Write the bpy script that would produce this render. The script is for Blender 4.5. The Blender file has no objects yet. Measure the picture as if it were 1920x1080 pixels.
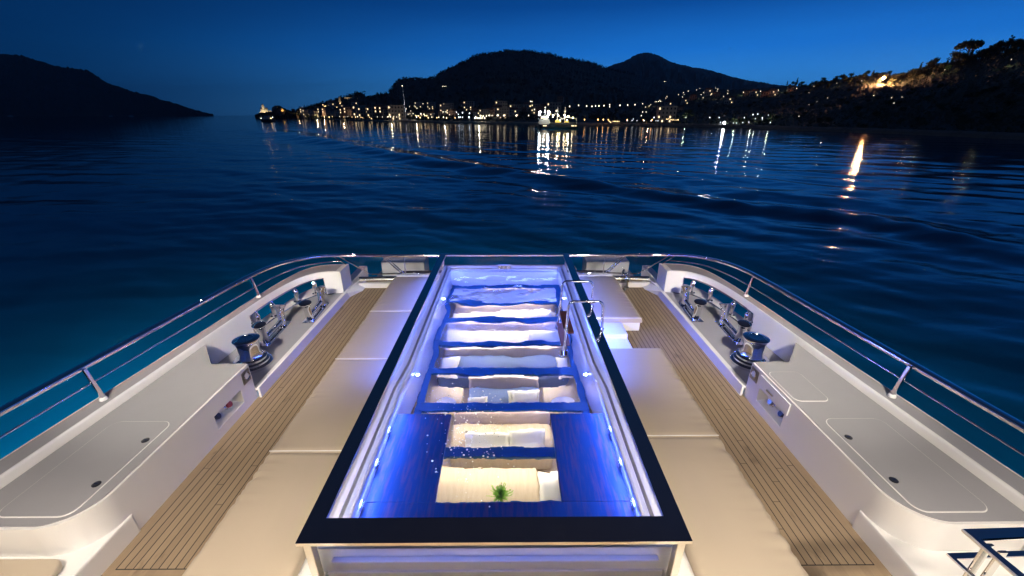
import bpy, bmesh, math, random
import numpy as np
from mathutils import Vector, Matrix, noise
random.seed(7)
R = math.radians
scene = bpy.context.scene
col = scene.collection

# ------------------------------------------------------------------ camera
F = 762.0
TH = math.atan(324.0 / F)
YAW = R(0.35)
CX, ZC = 0.105, 3.25
SEA = -2.95
_ct, _st, _cy, _sy = math.cos(TH), math.sin(TH), math.cos(YAW), math.sin(YAW)
FW = Vector((_sy * _ct, _cy * _ct, -_st)); RT = Vector((_cy, -_sy, 0)); UP = Vector((_sy * _st, _cy * _st, _ct))
CAM = Vector((CX, 0, ZC))


def ray(u, v):
    return FW + RT * ((u - 960) / F) + UP * ((540 - v) / F)


def at_z(u, v, z):
    d = ray(u, v)
    return CAM + d * ((z - ZC) / d.z)


def at_y(u, v, y):
    d = ray(u, v)
    return CAM + d * (y / d.y)


def proj(p):
    q = Vector(p) - CAM
    D = q.dot(FW)
    return 960 + F * q.dot(RT) / D, 540 - F * q.dot(UP) / D


cd = bpy.data.cameras.new('camera')
cam = bpy.data.objects.new('camera', cd)
col.objects.link(cam)
cd.sensor_width = 36
cd.lens = F / 1920 * 36
cd.clip_start, cd.clip_end = 0.05, 60000
cam.matrix_world = Matrix(((RT.x, UP.x, -FW.x, CAM.x), (RT.y, UP.y, -FW.y, CAM.y), (RT.z, UP.z, -FW.z, CAM.z), (0, 0, 0, 1)))
scene.camera = cam


# ------------------------------------------------------------------ materials
class NT:
    def __init__(self, name):
        self.m = bpy.data.materials.new(name)
        self.m.use_nodes = True
        self.t = self.m.node_tree
        self.t.nodes.clear()
        self.out = self.n('ShaderNodeOutputMaterial')

    def n(self, typ, **kw):
        nd = self.t.nodes.new(typ)
        for k, v in kw.items():
            if k.startswith('i_'):
                nd.inputs[k[2:].replace('_', ' ')].default_value = v
            else:
                setattr(nd, k, v)
        return nd

    def l(self, a, b):
        self.t.links.new(a, b)

    def math(self, op, a, b=None, c=None):
        nd = self.n('ShaderNodeMath', operation=op)
        for k, x in enumerate((a, b, c)):
            if x is None:
                continue
            if isinstance(x, (int, float)):
                nd.inputs[k].default_value = x
            else:
                self.l(x, nd.inputs[k])
        return nd.outputs[0]

    def mix(self, fac, a, b, blend='MIX'):
        nd = self.n('ShaderNodeMix', data_type='RGBA', blend_type=blend)
        for sock, x in ((nd.inputs['Factor'], fac), (nd.inputs['A'], a), (nd.inputs['B'], b)):
            pass
        f, A, B = nd.inputs[0], nd.inputs[6], nd.inputs[7]
        for sock, x in ((f, fac), (A, a), (B, b)):
            if isinstance(x, (int, float)):
                sock.default_value = x
            elif isinstance(x, tuple):
                sock.default_value = (*x[:3], 1)
            else:
                self.l(x, sock)
        return nd.outputs[2]

    def noise(self, scale, detail=3, vec=None, rough=.5, stretch=None):
        nd = self.n('ShaderNodeTexNoise')
        nd.inputs['Scale'].default_value = scale
        nd.inputs['Detail'].default_value = detail
        nd.inputs['Roughness'].default_value = rough
        v = vec if vec is not None else self.obj()
        if stretch:
            mp = self.n('ShaderNodeMapping')
            mp.inputs['Scale'].default_value = stretch
            self.l(v, mp.inputs[0])
            v = mp.outputs[0]
        self.l(v, nd.inputs['Vector'])
        return nd.outputs['Fac']

    def obj(self):
        return self.n('ShaderNodeTexCoord').outputs['Object']

    def ramp(self, fac, stops):
        nd = self.n('ShaderNodeValToRGB')
        cr = nd.color_ramp
        while len(cr.elements) < len(stops):
            cr.elements.new(.5)
        for e, (p, c) in zip(cr.elements, stops):
            e.position = p
            e.color = (*c, 1) if len(c) == 3 else c
        self.l(fac, nd.inputs[0])
        return nd.outputs[0]

    def bump(self, h, strength=.2, dist=.01, normal=None):
        nd = self.n('ShaderNodeBump')
        nd.inputs['Strength'].default_value = strength
        nd.inputs['Distance'].default_value = dist
        self.l(h, nd.inputs['Height'])
        if normal is not None:
            self.l(normal, nd.inputs['Normal'])
        return nd.outputs[0]

    def pbr(self, color, rough=.5, metal=0., normal=None, coat=0., spec=.5):
        b = self.n('ShaderNodeBsdfPrincipled')
        for k, x in (('Base Color', color), ('Roughness', rough), ('Metallic', metal)):
            if isinstance(x, (int, float)):
                b.inputs[k].default_value = x
            elif isinstance(x, tuple):
                b.inputs[k].default_value = (*x, 1)
            else:
                self.l(x, b.inputs[k])
        b.inputs['Coat Weight'].default_value = coat
        b.inputs['Coat Roughness'].default_value = .08
        b.inputs['Specular IOR Level'].default_value = spec
        if normal is not None:
            self.l(normal, b.inputs['Normal'])
        return b.outputs[0]

    def done(self, sh):
        self.l(sh, self.out.inputs['Surface'])
        return self.m


M = {}


def simple(name, color, rough=.5, metal=0., coat=0., var=.12, vscale=6., bump=0., bscale=80., rvar=.0):
    t = NT(name)
    nz = t.noise(vscale, 4)
    lo = tuple(c * (1 - var) for c in color)
    hi = tuple(min(1, c * (1 + var)) for c in color)
    c = t.mix(nz, lo, hi)
    nrm = t.bump(t.noise(bscale, 2), bump, .004) if bump else None
    r = t.math('ADD', t.math('MULTIPLY', t.noise(vscale * 3, 3), rvar * 2), rough - rvar) if rvar else rough
    M[name] = t.done(t.pbr(c, r, metal, nrm, coat))
    return M[name]


def emit(name, color, strength):
    t = NT(name)
    e = t.n('ShaderNodeEmission')
    e.inputs[0].default_value = (*color, 1)
    e.inputs[1].default_value = strength
    M[name] = t.done(e.outputs[0])
    return M[name]


simple('gelcoat', (.76, .755, .74), .26, coat=.5, var=.03, vscale=2.5, rvar=.015)
simple('nonskid', (.30, .30, .315), .68, var=.05, vscale=3, bump=.25, bscale=260)
simple('chrome', (.86, .86, .87), .07, 1., var=.04, rvar=.04, vscale=5)
simple('steel', (.70, .68, .64), .2, 1., var=.06, rvar=.06)
simple('rim steel', (.62, .61, .60), .13, 1., var=.06, vscale=3, rvar=.05)
simple('rim edge', (.80, .74, .62), .36, 1., var=.04)
simple('black rubber', (.015, .015, .017), .6)
simple('dark plastic', (.02, .022, .03), .35)
simple('red cap', (.45, .03, .03), .4)
simple('hull paint', (.7, .7, .7), .3, coat=.2)
simple('tub white', (.78, .78, .78), .3, coat=.2, var=.03)
simple('tub lip', (.78, .78, .78), .3, coat=.2, var=.03)
simple('groove', (.03, .04, .12), .5)
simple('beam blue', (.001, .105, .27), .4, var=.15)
simple('plate steel', (.35, .32, .27), .35, 1.)
simple('foliage dark', (.030, .042, .020), .8, var=.45, vscale=.35)
simple('foliage near', (.045, .060, .025), .8, var=.5, vscale=.6)
simple('bark', (.06, .045, .03), .9)
simple('rock', (.22, .19, .15), .9, var=.35, vscale=.2)
simple('stone warm', (.42, .36, .26), .85, var=.2, vscale=.3)
simple('roof tile', (.20, .10, .06), .8, var=.25, vscale=.6)
simple('wall cream', (.42, .36, .28), .85, var=.12, vscale=.3)
simple('wall rose', (.36, .23, .17), .85, var=.12, vscale=.3)
simple('wall grey', (.32, .32, .31), .85, var=.12, vscale=.3)
simple('window dark', (.02, .025, .035), .15)
simple('ship hull', (.02, .022, .028), .5)
simple('ship white', (.55, .55, .52), .5)
simple('ship yellow', (.55, .42, .10), .5)
simple('lamp post', (.10, .10, .10), .6)
simple('cushion white', (.80, .77, .70), .85, var=.06, vscale=9, bump=.3, bscale=16)
simple('sofa taupe', (.50, .42, .45), .9, var=.15, vscale=8)
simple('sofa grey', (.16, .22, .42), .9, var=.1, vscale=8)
simple('jet metal', (.30, .32, .38), .32, 1.)
simple('plant leaf', (.28, .55, .06), .6, var=.4, vscale=20)
emit('window lit', (1, .74, .42), 2.2)
emit('lamp white', (1, .86, .62), 5)
emit('lamp cool', (.85, .92, 1), 5)
emit('lamp warm', (1, .66, .30), 8)
emit('lamp orange', (1, .45, .13), 20)
emit('ship flood', (.85, .92, 1), 230)
emit('ship lamp', (1, .82, .50), 60)
emit('crest flood', (1, .46, .22), 2800)
emit('pool lamp', (.45, .65, 1), 18)
emit('rail lamp', (1, .95, .85), 60)


def mat_teak():
    t = NT('teak')
    o = t.obj()
    sp = t.n('ShaderNodeSeparateXYZ'); t.l(o, sp.inputs[0])
    ax = t.math('ABSOLUTE', sp.outputs[0])
    k = t.math('DIVIDE', t.math('SUBTRACT', 2.965, ax), .0655)
    fr = t.math('FRACT', k)
    pid = t.math('FLOOR', k)
    seam = t.math('LESS_THAN', fr, .12)
    inside = t.math('LESS_THAN', ax, 2.9655)
    # butt joints across single planks
    wn = t.n('ShaderNodeTexWhiteNoise', noise_dimensions='1D'); t.l(pid, wn.inputs['W'])
    yo = t.math('ADD', sp.outputs[1], t.math('MULTIPLY', wn.outputs['Value'], 9.7))
    yb = t.math('LESS_THAN', t.math('FRACT', t.math('DIVIDE', yo, 2.9)), .0016)
    yend = t.math('LESS_THAN', t.math('ABSOLUTE', t.math('SUBTRACT', sp.outputs[1], 2.07)), .004)
    yend2 = t.math('LESS_THAN', t.math('ABSOLUTE', t.math('SUBTRACT', sp.outputs[1], 7.62)), .004)
    inl = t.math('MULTIPLY', t.math('GREATER_THAN', sp.outputs[1], 2.07), t.math('LESS_THAN', sp.outputs[1], 7.62))
    s = t.math('MULTIPLY', t.math('MULTIPLY', t.math('MAXIMUM', seam, yb), inside), inl)
    s = t.math('MAXIMUM', s, t.math('MULTIPLY', t.math('MAXIMUM', yend, yend2), inside))
    grain = t.noise(9, 5, stretch=(14, .6, 1))
    tone = t.math('ADD', t.math('MULTIPLY', wn.outputs['Value'], .35), t.math('MULTIPLY', grain, .65))
    c = t.mix(tone, (.205, .142, .085), (.375, .275, .170))
    weather = t.noise(1.3, 4)
    c = t.mix(t.math('MULTIPLY', weather, .55), c, (.27, .215, .16))
    st = t.ramp(t.noise(4.5, 5, stretch=(1, .45, 1), rough=.65), [(.60, (0, 0, 0)), (.70, (1, 1, 1))])
    c = t.mix(t.math('MULTIPLY', st, .48), c, (.085, .06, .04))
    c = t.mix(s, c, (.012, .010, .009))
    h = t.math('SUBTRACT', t.math('MULTIPLY', grain, .2), s)
    M['teak'] = t.done(t.pbr(c, .62, 0, t.bump(h, .35, .003)))


def mat_vinyl():
    t = NT('vinyl')
    n1 = t.noise(1.1, 3)
    c = t.mix(n1, (.43, .36, .27), (.49, .415, .315))
    fine = t.noise(220, 2)
    med = t.noise(3.0, 3, stretch=(.6, 1.5, 1))
    nb = t.bump(med, .25, .012, t.bump(fine, .12, .002))
    M['vinyl'] = t.done(t.pbr(c, .55, 0, nb))


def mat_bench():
    t = NT('blue lit bench wood')
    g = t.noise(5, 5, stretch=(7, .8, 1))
    c = t.mix(t.ramp(g, [(.46, (0, 0, 0)), (.80, (1, 1, 1))]), (.012, .085, .20), (.22, .10, .16))  # blue pool light on the teak is put into this colour
    M['blue lit bench wood'] = t.done(t.pbr(c, .4))


def mat_glass(name, tint=(.97, .98, 1), rough=.02):
    t = NT(name)
    tr = t.n('ShaderNodeBsdfTransparent'); tr.inputs[0].default_value = (*tint, 1)
    gl = t.n('ShaderNodeBsdfGlossy'); gl.inputs['Roughness'].default_value = rough
    lw = t.n('ShaderNodeFresnel'); lw.inputs[0].default_value = 1.45
    mx = t.n('ShaderNodeMixShader')
    t.l(lw.outputs[0], mx.inputs[0]); t.l(tr.outputs[0], mx.inputs[1]); t.l(gl.outputs[0], mx.inputs[2])
    M[name] = t.done(mx.outputs[0])


def mat_poolwater():
    t = NT('pool water')
    g = t.n('ShaderNodeBsdfGlass'); g.inputs['IOR'].default_value = 1.33; g.inputs['Roughness'].default_value = 0
    g.inputs['Color'].default_value = (.97, .98, 1, 1)
    h = t.noise(7, 2, stretch=(1, 1.6, 1))
    t.l(t.bump(h, .22, .012), g.inputs['Normal'])
    M['pool water'] = t.done(g.outputs[0])


def mat_sea():
    t = NT('sea')
    o = t.obj()
    n1 = t.noise(3.0, 5, stretch=(.5, 1.25, 1), rough=.62)
    n2 = t.noise(.33, 4, stretch=(.6, 1.3, 1), rough=.55)
    b2 = t.bump(n2, .11, .40)
    nb = t.bump(n1, .17, .055, b2)
    gl = t.n('ShaderNodeBsdfGlossy'); gl.inputs['Roughness'].default_value = .05
    t.l(nb, gl.inputs['Normal'])
    tr = t.n('ShaderNodeBsdfTranslucent'); tr.inputs[0].default_value = (.003, .23, .34, 1)
    df = t.n('ShaderNodeBsdfDiffuse'); df.inputs[0].default_value = (.003, .10, .22, 1)
    ad = t.n('ShaderNodeAddShader')
    t.l(tr.outputs[0], ad.inputs[0]); t.l(df.outputs[0], ad.inputs[1])
    fr = t.n('ShaderNodeFresnel'); fr.inputs[0].default_value = 1.333
    t.l(nb, fr.inputs['Normal'])
    mx = t.n('ShaderNodeMixShader')
    t.l(fr.outputs[0], mx.inputs[0]); t.l(ad.outputs[0], mx.inputs[1]); t.l(gl.outputs[0], mx.inputs[2])
    M['sea'] = t.done(mx.outputs[0])


def mat_saloon():
    t = NT('saloon floor')
    g = t.noise(6, 5, stretch=(5, .8, 1))
    c = t.mix(g, (.52, .40, .26), (.72, .60, .42))
    M['saloon floor'] = t.done(t.pbr(c, .6))


for f in (mat_teak, mat_vinyl, mat_bench, mat_poolwater, mat_sea, mat_saloon):
    f()
mat_glass('glass clear')
mat_glass('pane glass', (.86, .91, 1), .45)


# ------------------------------------------------------------------ mesh helpers
class MB:
    def __init__(self):
        self.v, self.f, self.mi = [], [], []
        self.cur = 0

    def face(self, pts):
        b = len(self.v)
        self.v += [tuple(p) for p in pts]
        self.f.append(list(range(b, b + len(pts))))
        self.mi.append(self.cur)
        return self

    def box(self, x0, x1, y0, y1, z0, z1):
        if x0 > x1: x0, x1 = x1, x0
        return self.prism([(x0, y0), (x1, y0), (x1, y1), (x0, y1)], z0, z1)

    def prism(self, poly, z0, z1, top=None):
        a = sum(poly[i][0] * poly[(i + 1) % len(poly)][1] - poly[(i + 1) % len(poly)][0] * poly[i][1] for i in range(len(poly)))
        if a < 0:
            poly = poly[::-1]
            top = top[::-1] if top else None
        top = top or poly
        n, b = len(poly), len(self.v)
        self.v += [(x, y, z0) for x, y in poly] + [(x, y, z1) for x, y in top]
        self.f.append(list(range(b + n - 1, b - 1, -1))); self.f.append(list(range(b + n, b + 2 * n)))
        for i in range(n):
            j = (i + 1) % n
            self.f.append([b + i, b + j, b + n + j, b + n + i])
        self.mi += [self.cur] * (n + 2)
        return self

    def rings(self, rings, closed=True, caps=True):
        b, n = len(self.v), len(rings[0])
        for r in rings:
            self.v += [tuple(p) for p in r]
        for k in range(len(rings) - 1):
            for i in range(n if closed else n - 1):
                j = (i + 1) % n
                self.f.append([b + k * n + i, b + k * n + j, b + (k + 1) * n + j, b + (k + 1) * n + i]); self.mi.append(self.cur)
        if caps and closed:
            self.f.append(list(range(b + n - 1, b - 1, -1))); self.mi.append(self.cur)
            e = b + (len(rings) - 1) * n
            self.f.append(list(range(e, e + n))); self.mi.append(self.cur)
        return self

    def lathe(self, prof, c=(0, 0, 0), n=24, M3=None):
        rr = []
        for r, z in prof:
            ring = []
            for i in range(n):
                a = 2 * math.pi * i / n
                p = Vector((r * math.cos(a), r * math.sin(a), z))
                if M3 is not None: p = M3 @ p
                ring.append(p + Vector(c))
            rr.append(ring)
        return self.rings(rr)

    def tube(self, path, r, n=10, w=None, h=None):
        """round tube, or a flat oval bar of width w and height h"""
        P = [Vector(p) for p in path]
        rr = []
        for i, p in enumerate(P):
            a = P[max(i - 1, 0)]; c = P[min(i + 1, len(P) - 1)]
            d = (c - a).normalized()
            ref = Vector((0, 0, 1)) if abs(d.z) < .95 else Vector((0, 1, 0))
            s = d.cross(ref).normalized(); u = s.cross(d).normalized()
            k = 1.
            if 0 < i < len(P) - 1:
                cs = (p - a).normalized().dot((c - p).normalized())
                k = 1 / max(.5, math.sqrt(max(.05, (1 + cs) / 2)))
            ring = []
            for j in range(n):
                t = 2 * math.pi * j / n
                cx, sx = math.cos(t), math.sin(t)
                if w:
                    q = .38
                    ring.append(p + s * (math.copysign(abs(cx) ** q, cx) * w / 2 * k) + u * (math.copysign(abs(sx) ** q, sx) * h / 2))
                else:
                    ring.append(p + s * (cx * r * k) + u * (sx * r))
            rr.append(ring)
        return self.rings(rr)

    def sphere(self, c, r, nu=8, nv=6, sc=(1, 1, 1)):
        prof = [(max(1e-3, math.sin(math.pi * k / nv)) * r, -math.cos(math.pi * k / nv) * r) for k in range(nv + 1)]
        rr = []
        for q, z in prof:
            rr.append([(c[0] + q * math.cos(2 * math.pi * i / nu) * sc[0], c[1] + q * math.sin(2 * math.pi * i / nu) * sc[1], c[2] + z * sc[2]) for i in range(nu)])
        return self.rings(rr)

    def mirrored(self):
        m = MB()
        m.v = [(-x, y, z) for x, y, z in self.v]
        m.f = [f[::-1] for f in self.f]
        m.mi = self.mi[:]
        return m

    def build(self, name, mats, parent=None, smooth=0, bevel=0, seg=2, origin=None):
        me = bpy.data.meshes.new(name)
        vv = self.v
        if origin is not None:
            vv = [(x - origin[0], y - origin[1], z - origin[2]) for x, y, z in vv]
        me.from_pydata(vv, [], self.f)
        mats = mats if isinstance(mats, (list, tuple)) else [mats]
        for m in mats: me.materials.append(M[m] if isinstance(m, str) else m)
        me.polygons.foreach_set('material_index', self.mi)
        bm = bmesh.new(); bm.from_mesh(me)
        bmesh.ops.remove_doubles(bm, verts=bm.verts, dist=1e-5)
        if bevel:
            es = [e for e in bm.edges if len(e.link_faces) == 2 and e.calc_face_angle(0) > R(28)]
            bmesh.ops.bevel(bm, geom=es, offset=bevel, segments=seg, affect='EDGES', clamp_overlap=True, profile=.6)
        bmesh.ops.recalc_face_normals(bm, faces=bm.faces)
        bm.to_mesh(me); bm.free()
        if smooth:
            me.polygons.foreach_set('use_smooth', [True] * len(me.polygons))
            try:
                me.set_sharp_from_angle(angle=R(smooth if smooth > 1 else 40))
            except Exception:
                pass
        o = bpy.data.objects.new(name, me)
        col.objects.link(o)
        if parent is not None: o.parent = parent
        if origin is not None and parent is None: o.location = origin
        return o


def tag(o, label=None, cat=None, group=None, kind=None):
    if label: o['label'] = label
    if cat: o['category'] = cat
    if group: o['group'] = group
    if kind: o['kind'] = kind
    return o


def thing(name, label, cat, loc=(0, 0, 0), group=None):
    o = bpy.data.objects.new(name, None)
    o.empty_display_size = .1
    col.objects.link(o)
    o.location = loc
    return tag(o, label, cat, group)


def copy_tree(o, parent=None):
    c = o.copy(); col.objects.link(c); c.parent = parent
    for ch in [x for x in col.objects if x.parent == o]:
        copy_tree(ch, c)
    return c


KIDS = {}


def dup(root, loc=None, rz=None, scale=None, label=None, group=None, kids=None):
    """copy of a thing with its parts and sub-parts"""
    r = root.copy(); col.objects.link(r); r.parent = None
    kk = KIDS.get(root.name)
    if kk is None:
        kk = [(c, list(c.children)) for c in root.children]
        KIDS[root.name] = kk
    for c, gg in kk:
        d = c.copy(); col.objects.link(d); d.parent = r
        for g in gg:
            e = g.copy(); col.objects.link(e); e.parent = d
    if loc is not None: r.location = loc
    if rz is not None: r.rotation_euler = (0, 0, rz)
    if scale is not None: r.scale = scale if isinstance(scale, (tuple, list)) else (scale,) * 3
    if label: r['label'] = label
    if group: r['group'] = group
    return r


def light(typ, loc, energy, color, size=.1, target=None, **kw):
    d = bpy.data.lights.new('lamp', typ)
    d.energy = energy; d.color = color
    if typ == 'AREA':
        d.shape = 'RECTANGLE'; d.size = size[0]; d.size_y = size[1]
        if 'spread' in kw: d.spread = kw['spread']
    else:
        d.shadow_soft_size = size
        if typ == 'SPOT':
            d.spot_size = kw.get('spot', R(90)); d.spot_blend = kw.get('blend', .6)
    o = bpy.data.objects.new('lamp', d)
    col.objects.link(o)
    o.location = loc
    if target is not None:
        dv = Vector(target) - Vector(loc)
        o.rotation_euler = dv.to_track_quat('-Z', 'Y').to_euler()
    return o


def spline(pts, n=8):
    P = [Vector(p) for p in pts]
    P = [2 * P[0] - P[1]] + P + [2 * P[-1] - P[-2]]
    out = []
    for i in range(1, len(P) - 2):
        for k in range(n):
            t = k / n
            a, b, c, d = P[i - 1], P[i], P[i + 1], P[i + 2]
            out.append(.5 * (2 * b + (c - a) * t + (2 * a - 5 * b + 4 * c - d) * t * t + (3 * b - a - 3 * c + d) * t ** 3))
    out.append(P[-2])
    return out


def rrect(x0, x1, y0, y1, r, n=6):
    if x0 > x1: x0, x1 = x1, x0
    out = []
    for cx, cy, a0 in ((x1 - r, y0 + r, -90), (x1 - r, y1 - r, 0), (x0 + r, y1 - r, 90), (x0 + r, y0 + r, 180)):
        for k in range(n + 1):
            a = R(a0 + 90 * k / n)
            out.append((cx + r * math.cos(a), cy + r * math.sin(a)))
    return out


# ------------------------------------------------------------------ world
w = bpy.data.worlds.new('World'); scene.world = w; w.use_nodes = True
nt = w.node_tree; nt.nodes.clear()


class WT(NT):
    def __init__(self, tree):
        self.t = tree


wt = WT(nt)
wo = wt.n('ShaderNodeOutputWorld'); bg = wt.n('ShaderNodeBackground')
tc = wt.n('ShaderNodeTexCoord')
sx = wt.n('ShaderNodeSeparateXYZ'); wt.l(tc.outputs['Generated'], sx.inputs[0])
SUNSET = Vector((.80, .60, 0)).normalized()
dotp = wt.math('ADD', wt.math('MULTIPLY', sx.outputs[0], SUNSET.x), wt.math('MULTIPLY', sx.outputs[1], SUNSET.y))
el = wt.math('MAXIMUM', sx.outputs[2], 0.)
# colour by height: glow near the horizon to night blue overhead
glow = wt.ramp(el, [(0, (.085, .42, 1.0)), (.05, (.058, .41, 1.12)), (.12, (.014, .225, .84)), (.20, (.003, .085, .39)), (.30, (.001, .050, .21)), (.5, (.003, .024, .085)), (.8, (.015, .016, .030))])
dark = wt.ramp(el, [(0, (.0006, .036, .14)), (.06, (.0005, .036, .14)), (.16, (.0004, .026, .110)), (.30, (.0006, .022, .088)), (.5, (.002, .014, .048)), (.8, (.009, .010, .020))])
azf = wt.n('ShaderNodeMapRange'); azf.interpolation_type = 'SMOOTHSTEP'
azf.inputs[1].default_value = -.25; azf.inputs[2].default_value = .96
wt.l(dotp, azf.inputs[0])
mp = wt.n('ShaderNodeMapping'); mp.inputs['Scale'].default_value = (1.2, 1.2, 9)
wt.l(tc.outputs['Generated'], mp.inputs[0])
cl = wt.noise(2.2, 5, mp.outputs[0], .55)
skyc = wt.mix(azf.outputs[0], dark, glow)
skyc = wt.mix(1., skyc, wt.ramp(cl, [(.3, (.90, .92, .94)), (.62, (1, 1, 1)), (.8, (1.10, 1.05, 1.02))]), 'MULTIPLY')
st = wt.n('ShaderNodeTexSky', sky_type='NISHITA')
st.sun_disc = False; st.sun_elevation = R(-4); st.sun_rotation = R(53); st.altitude = 5; st.ozone_density = 4
nis = wt.mix(1., st.outputs[0], (.010, .018, .035), 'MULTIPLY')
tot = wt.mix(1., skyc, nis, 'ADD')
low = wt.n('ShaderNodeMapRange'); low.inputs[1].default_value = -.03; low.inputs[2].default_value = -.002
wt.l(sx.outputs[2], low.inputs[0])
tot = wt.mix(low.outputs[0], (.0002, .002, .005), tot)
wt.l(tot, bg.inputs[0]); bg.inputs[1].default_value = 1.0
wt.l(bg.outputs[0], wo.inputs[0])

vs = scene.view_settings
vs.view_transform = 'Standard'; vs.look = 'None'; vs.exposure = 0; vs.gamma = 1; vs.use_curve_mapping = False
cy = scene.cycles
cy.use_denoising = True
cy.max_bounces = 8; cy.diffuse_bounces = 3; cy.glossy_bounces = 4; cy.transmission_bounces = 6; cy.transparent_max_bounces = 12
cy.caustics_reflective = False; cy.caustics_refractive = False
cy.sample_clamp_indirect = 60.0
cy.use_light_tree = True
cy.blur_glossy = .3

#==SEA==
# ------------------------------------------------------------------ sea
def make_sea():
    nr, na = 470, 1000
    r = 3.0 * (900 / 3.0) ** (np.arange(nr) / (nr - 1))
    r = np.concatenate([r, [1100, 1500, 2200, 3500, 6000, 9000, 12500]])
    a = np.radians(np.linspace(-105, 105, na))
    Rg, Ag = np.meshgrid(r, a, indexing='ij')
    X = Rg * np.sin(Ag); Y = Rg * np.cos(Ag)
    dr = np.gradient(r)[:, None] + 0 * Rg
    Z = np.zeros_like(X)
    rng = np.random.RandomState(3)
    for k in range(54):
        lam = .9 * (14 / .9) ** rng.rand()
        th = R(252) + rng.randn() * .38
        ph = rng.rand() * 6.28
        amp = lam * (.0019 if lam < 6 else .0010) * (.6 + .8 * rng.rand())
        fade = np.clip((lam / dr - 2.2) / 2.5, 0, 1)
        q = (X * np.cos(th) + Y * np.sin(th)) * 6.2832 / lam + ph + .8 * np.sin((X * np.sin(th) - Y * np.cos(th)) * 6.2832 / (lam * 3.3) + ph * 2)
        Z += amp * fade * (np.sin(q) + .25 * np.sin(2 * q + 1.2))
    # the long wave of a passing wake
    px = [(490, 243), (520, 247), (600, 262), (700, 281), (800, 298), (900, 315), (1000, 329), (1100, 344), (1200, 358), (1300, 372), (1400, 386), (1500, 396), (1600, 405), (1700, 424), (1800, 447), (1900, 466), (2050, 500)]
    P = np.array([at_z(u, v, SEA)[:2] for u, v in px])
    best = np.full(X.shape, 1e9); sgn = np.zeros(X.shape); tt = np.zeros(X.shape)
    msk = (Rg < 340) & (Rg > 9)
    xs, ys = X[msk], Y[msk]
    bb = np.full(xs.shape, 1e9); ss = np.zeros(xs.shape); tp = np.zeros(xs.shape)
    for k in range(len(P) - 1):
        d = P[k + 1] - P[k]; L = np.hypot(*d)
        t = np.clip(((xs - P[k, 0]) * d[0] + (ys - P[k, 1]) * d[1]) / L ** 2, 0, 1)
        ex, ey = xs - P[k, 0] - t * d[0], ys - P[k, 1] - t * d[1]
        q = np.hypot(ex, ey)
        m = q < bb
        bb[m] = q[m]; tp[m] = (k + t)[m]
        ss[m] = np.sign(ex * d[1] - ey * d[0])[m]
    rr = Rg[msk]
    wd = .55 + .024 * rr
    x = ss * bb / wd * 1.0
    hgt = .25 * wd * np.exp(-.5 * x ** 2) - .13 * wd * np.exp(-.5 * ((x + 2.2) / 1.1) ** 2) - .13 * wd * np.exp(-.5 * ((x - 2.2) / 1.1) ** 2)
    hgt *= np.clip((16 - tp) / 2, 0, 1) * np.clip(tp / 1.5, 0, 1) * (.75 + .25 * np.sin(tp * 5.1) * np.sin(tp * 2.3))
    Z[msk] += hgt
    Z *= np.clip((1200 - Rg) / 600, 0, 1)
    V = np.stack([X, Y, Z], -1).reshape(-1, 3)
    n0, n1 = Rg.shape
    i = np.arange(n0 - 1)[:, None] * n1 + np.arange(n1 - 1)[None]
    Q = np.stack([i, i + 1, i + n1 + 1, i + n1], -1).reshape(-1, 4)[:, ::-1]
    me = bpy.data.meshes.new('sea')
    me.vertices.add(len(V)); me.vertices.foreach_set('co', V.astype(np.float32).ravel())
    me.loops.add(Q.size); me.loops.foreach_set('vertex_index', Q.astype(np.int32).ravel())
    me.polygons.add(len(Q)); me.polygons.foreach_set('loop_start', np.arange(0, Q.size, 4, dtype=np.int32))
    me.update(calc_edges=True)
    me.polygons.foreach_set('use_smooth', np.ones(len(Q), dtype=bool))
    me.materials.append(M['sea'])
    o = bpy.data.objects.new('sea', me); col.objects.link(o)
    o.location = (0, 0, SEA)
    tag(o, kind='structure')
    if me.polygons[0].normal.z < 0:
        me.flip_normals()


make_sea()
UWK = 6.5
for x, y, e in ((-4.9, 1.5, 150), (-5.2, 4.5, 170), (-4.6, 7.5, 120), (-2.6, 10.6, 26), (2.2, 10.6, 18), (4.6, 7.5, 22), (5.0, 4.5, 24), (4.9, 1.5, 24)):
    light('POINT', (x, y, SEA - 2.8), e * UWK, (.09, .58, .90), .35)

#==YACHT==
# ------------------------------------------------------------------ yacht
# deck
d = MB()
d.box(-4.2, 4.2, -1.3, 1.75, -.06, 0).box(-3.05, -1.17, 1.75, 7.78, -.06, 0).box(1.17, 3.05, 1.75, 7.78, -.06, 0)
tag(d.build('deck', 'teak'), kind='structure')
pl = MB()
pl.box(-2.24, -1.245, .6, 7.70, .004, .148).box(1.245, 2.22, .6, 4.93, .004, .148).box(1.245, 2.22, 5.83, 7.70, .004, .148)
tag(pl.build('plinth', 'gelcoat', bevel=.012), kind='structure')
# aft end of the house behind the lens, its overhang above
sp = MB()
sp.box(-3.6, 3.6, -1.6, -1.3, 0, 4.1).box(-3.9, 3.9, -2.6, -.45, 4.1, 4.25)
sp.box(-3.9, 3.9, -4, -1.6, -.06, 0)
tag(sp.build('house_wall', 'gelcoat'), kind='structure')


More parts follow.
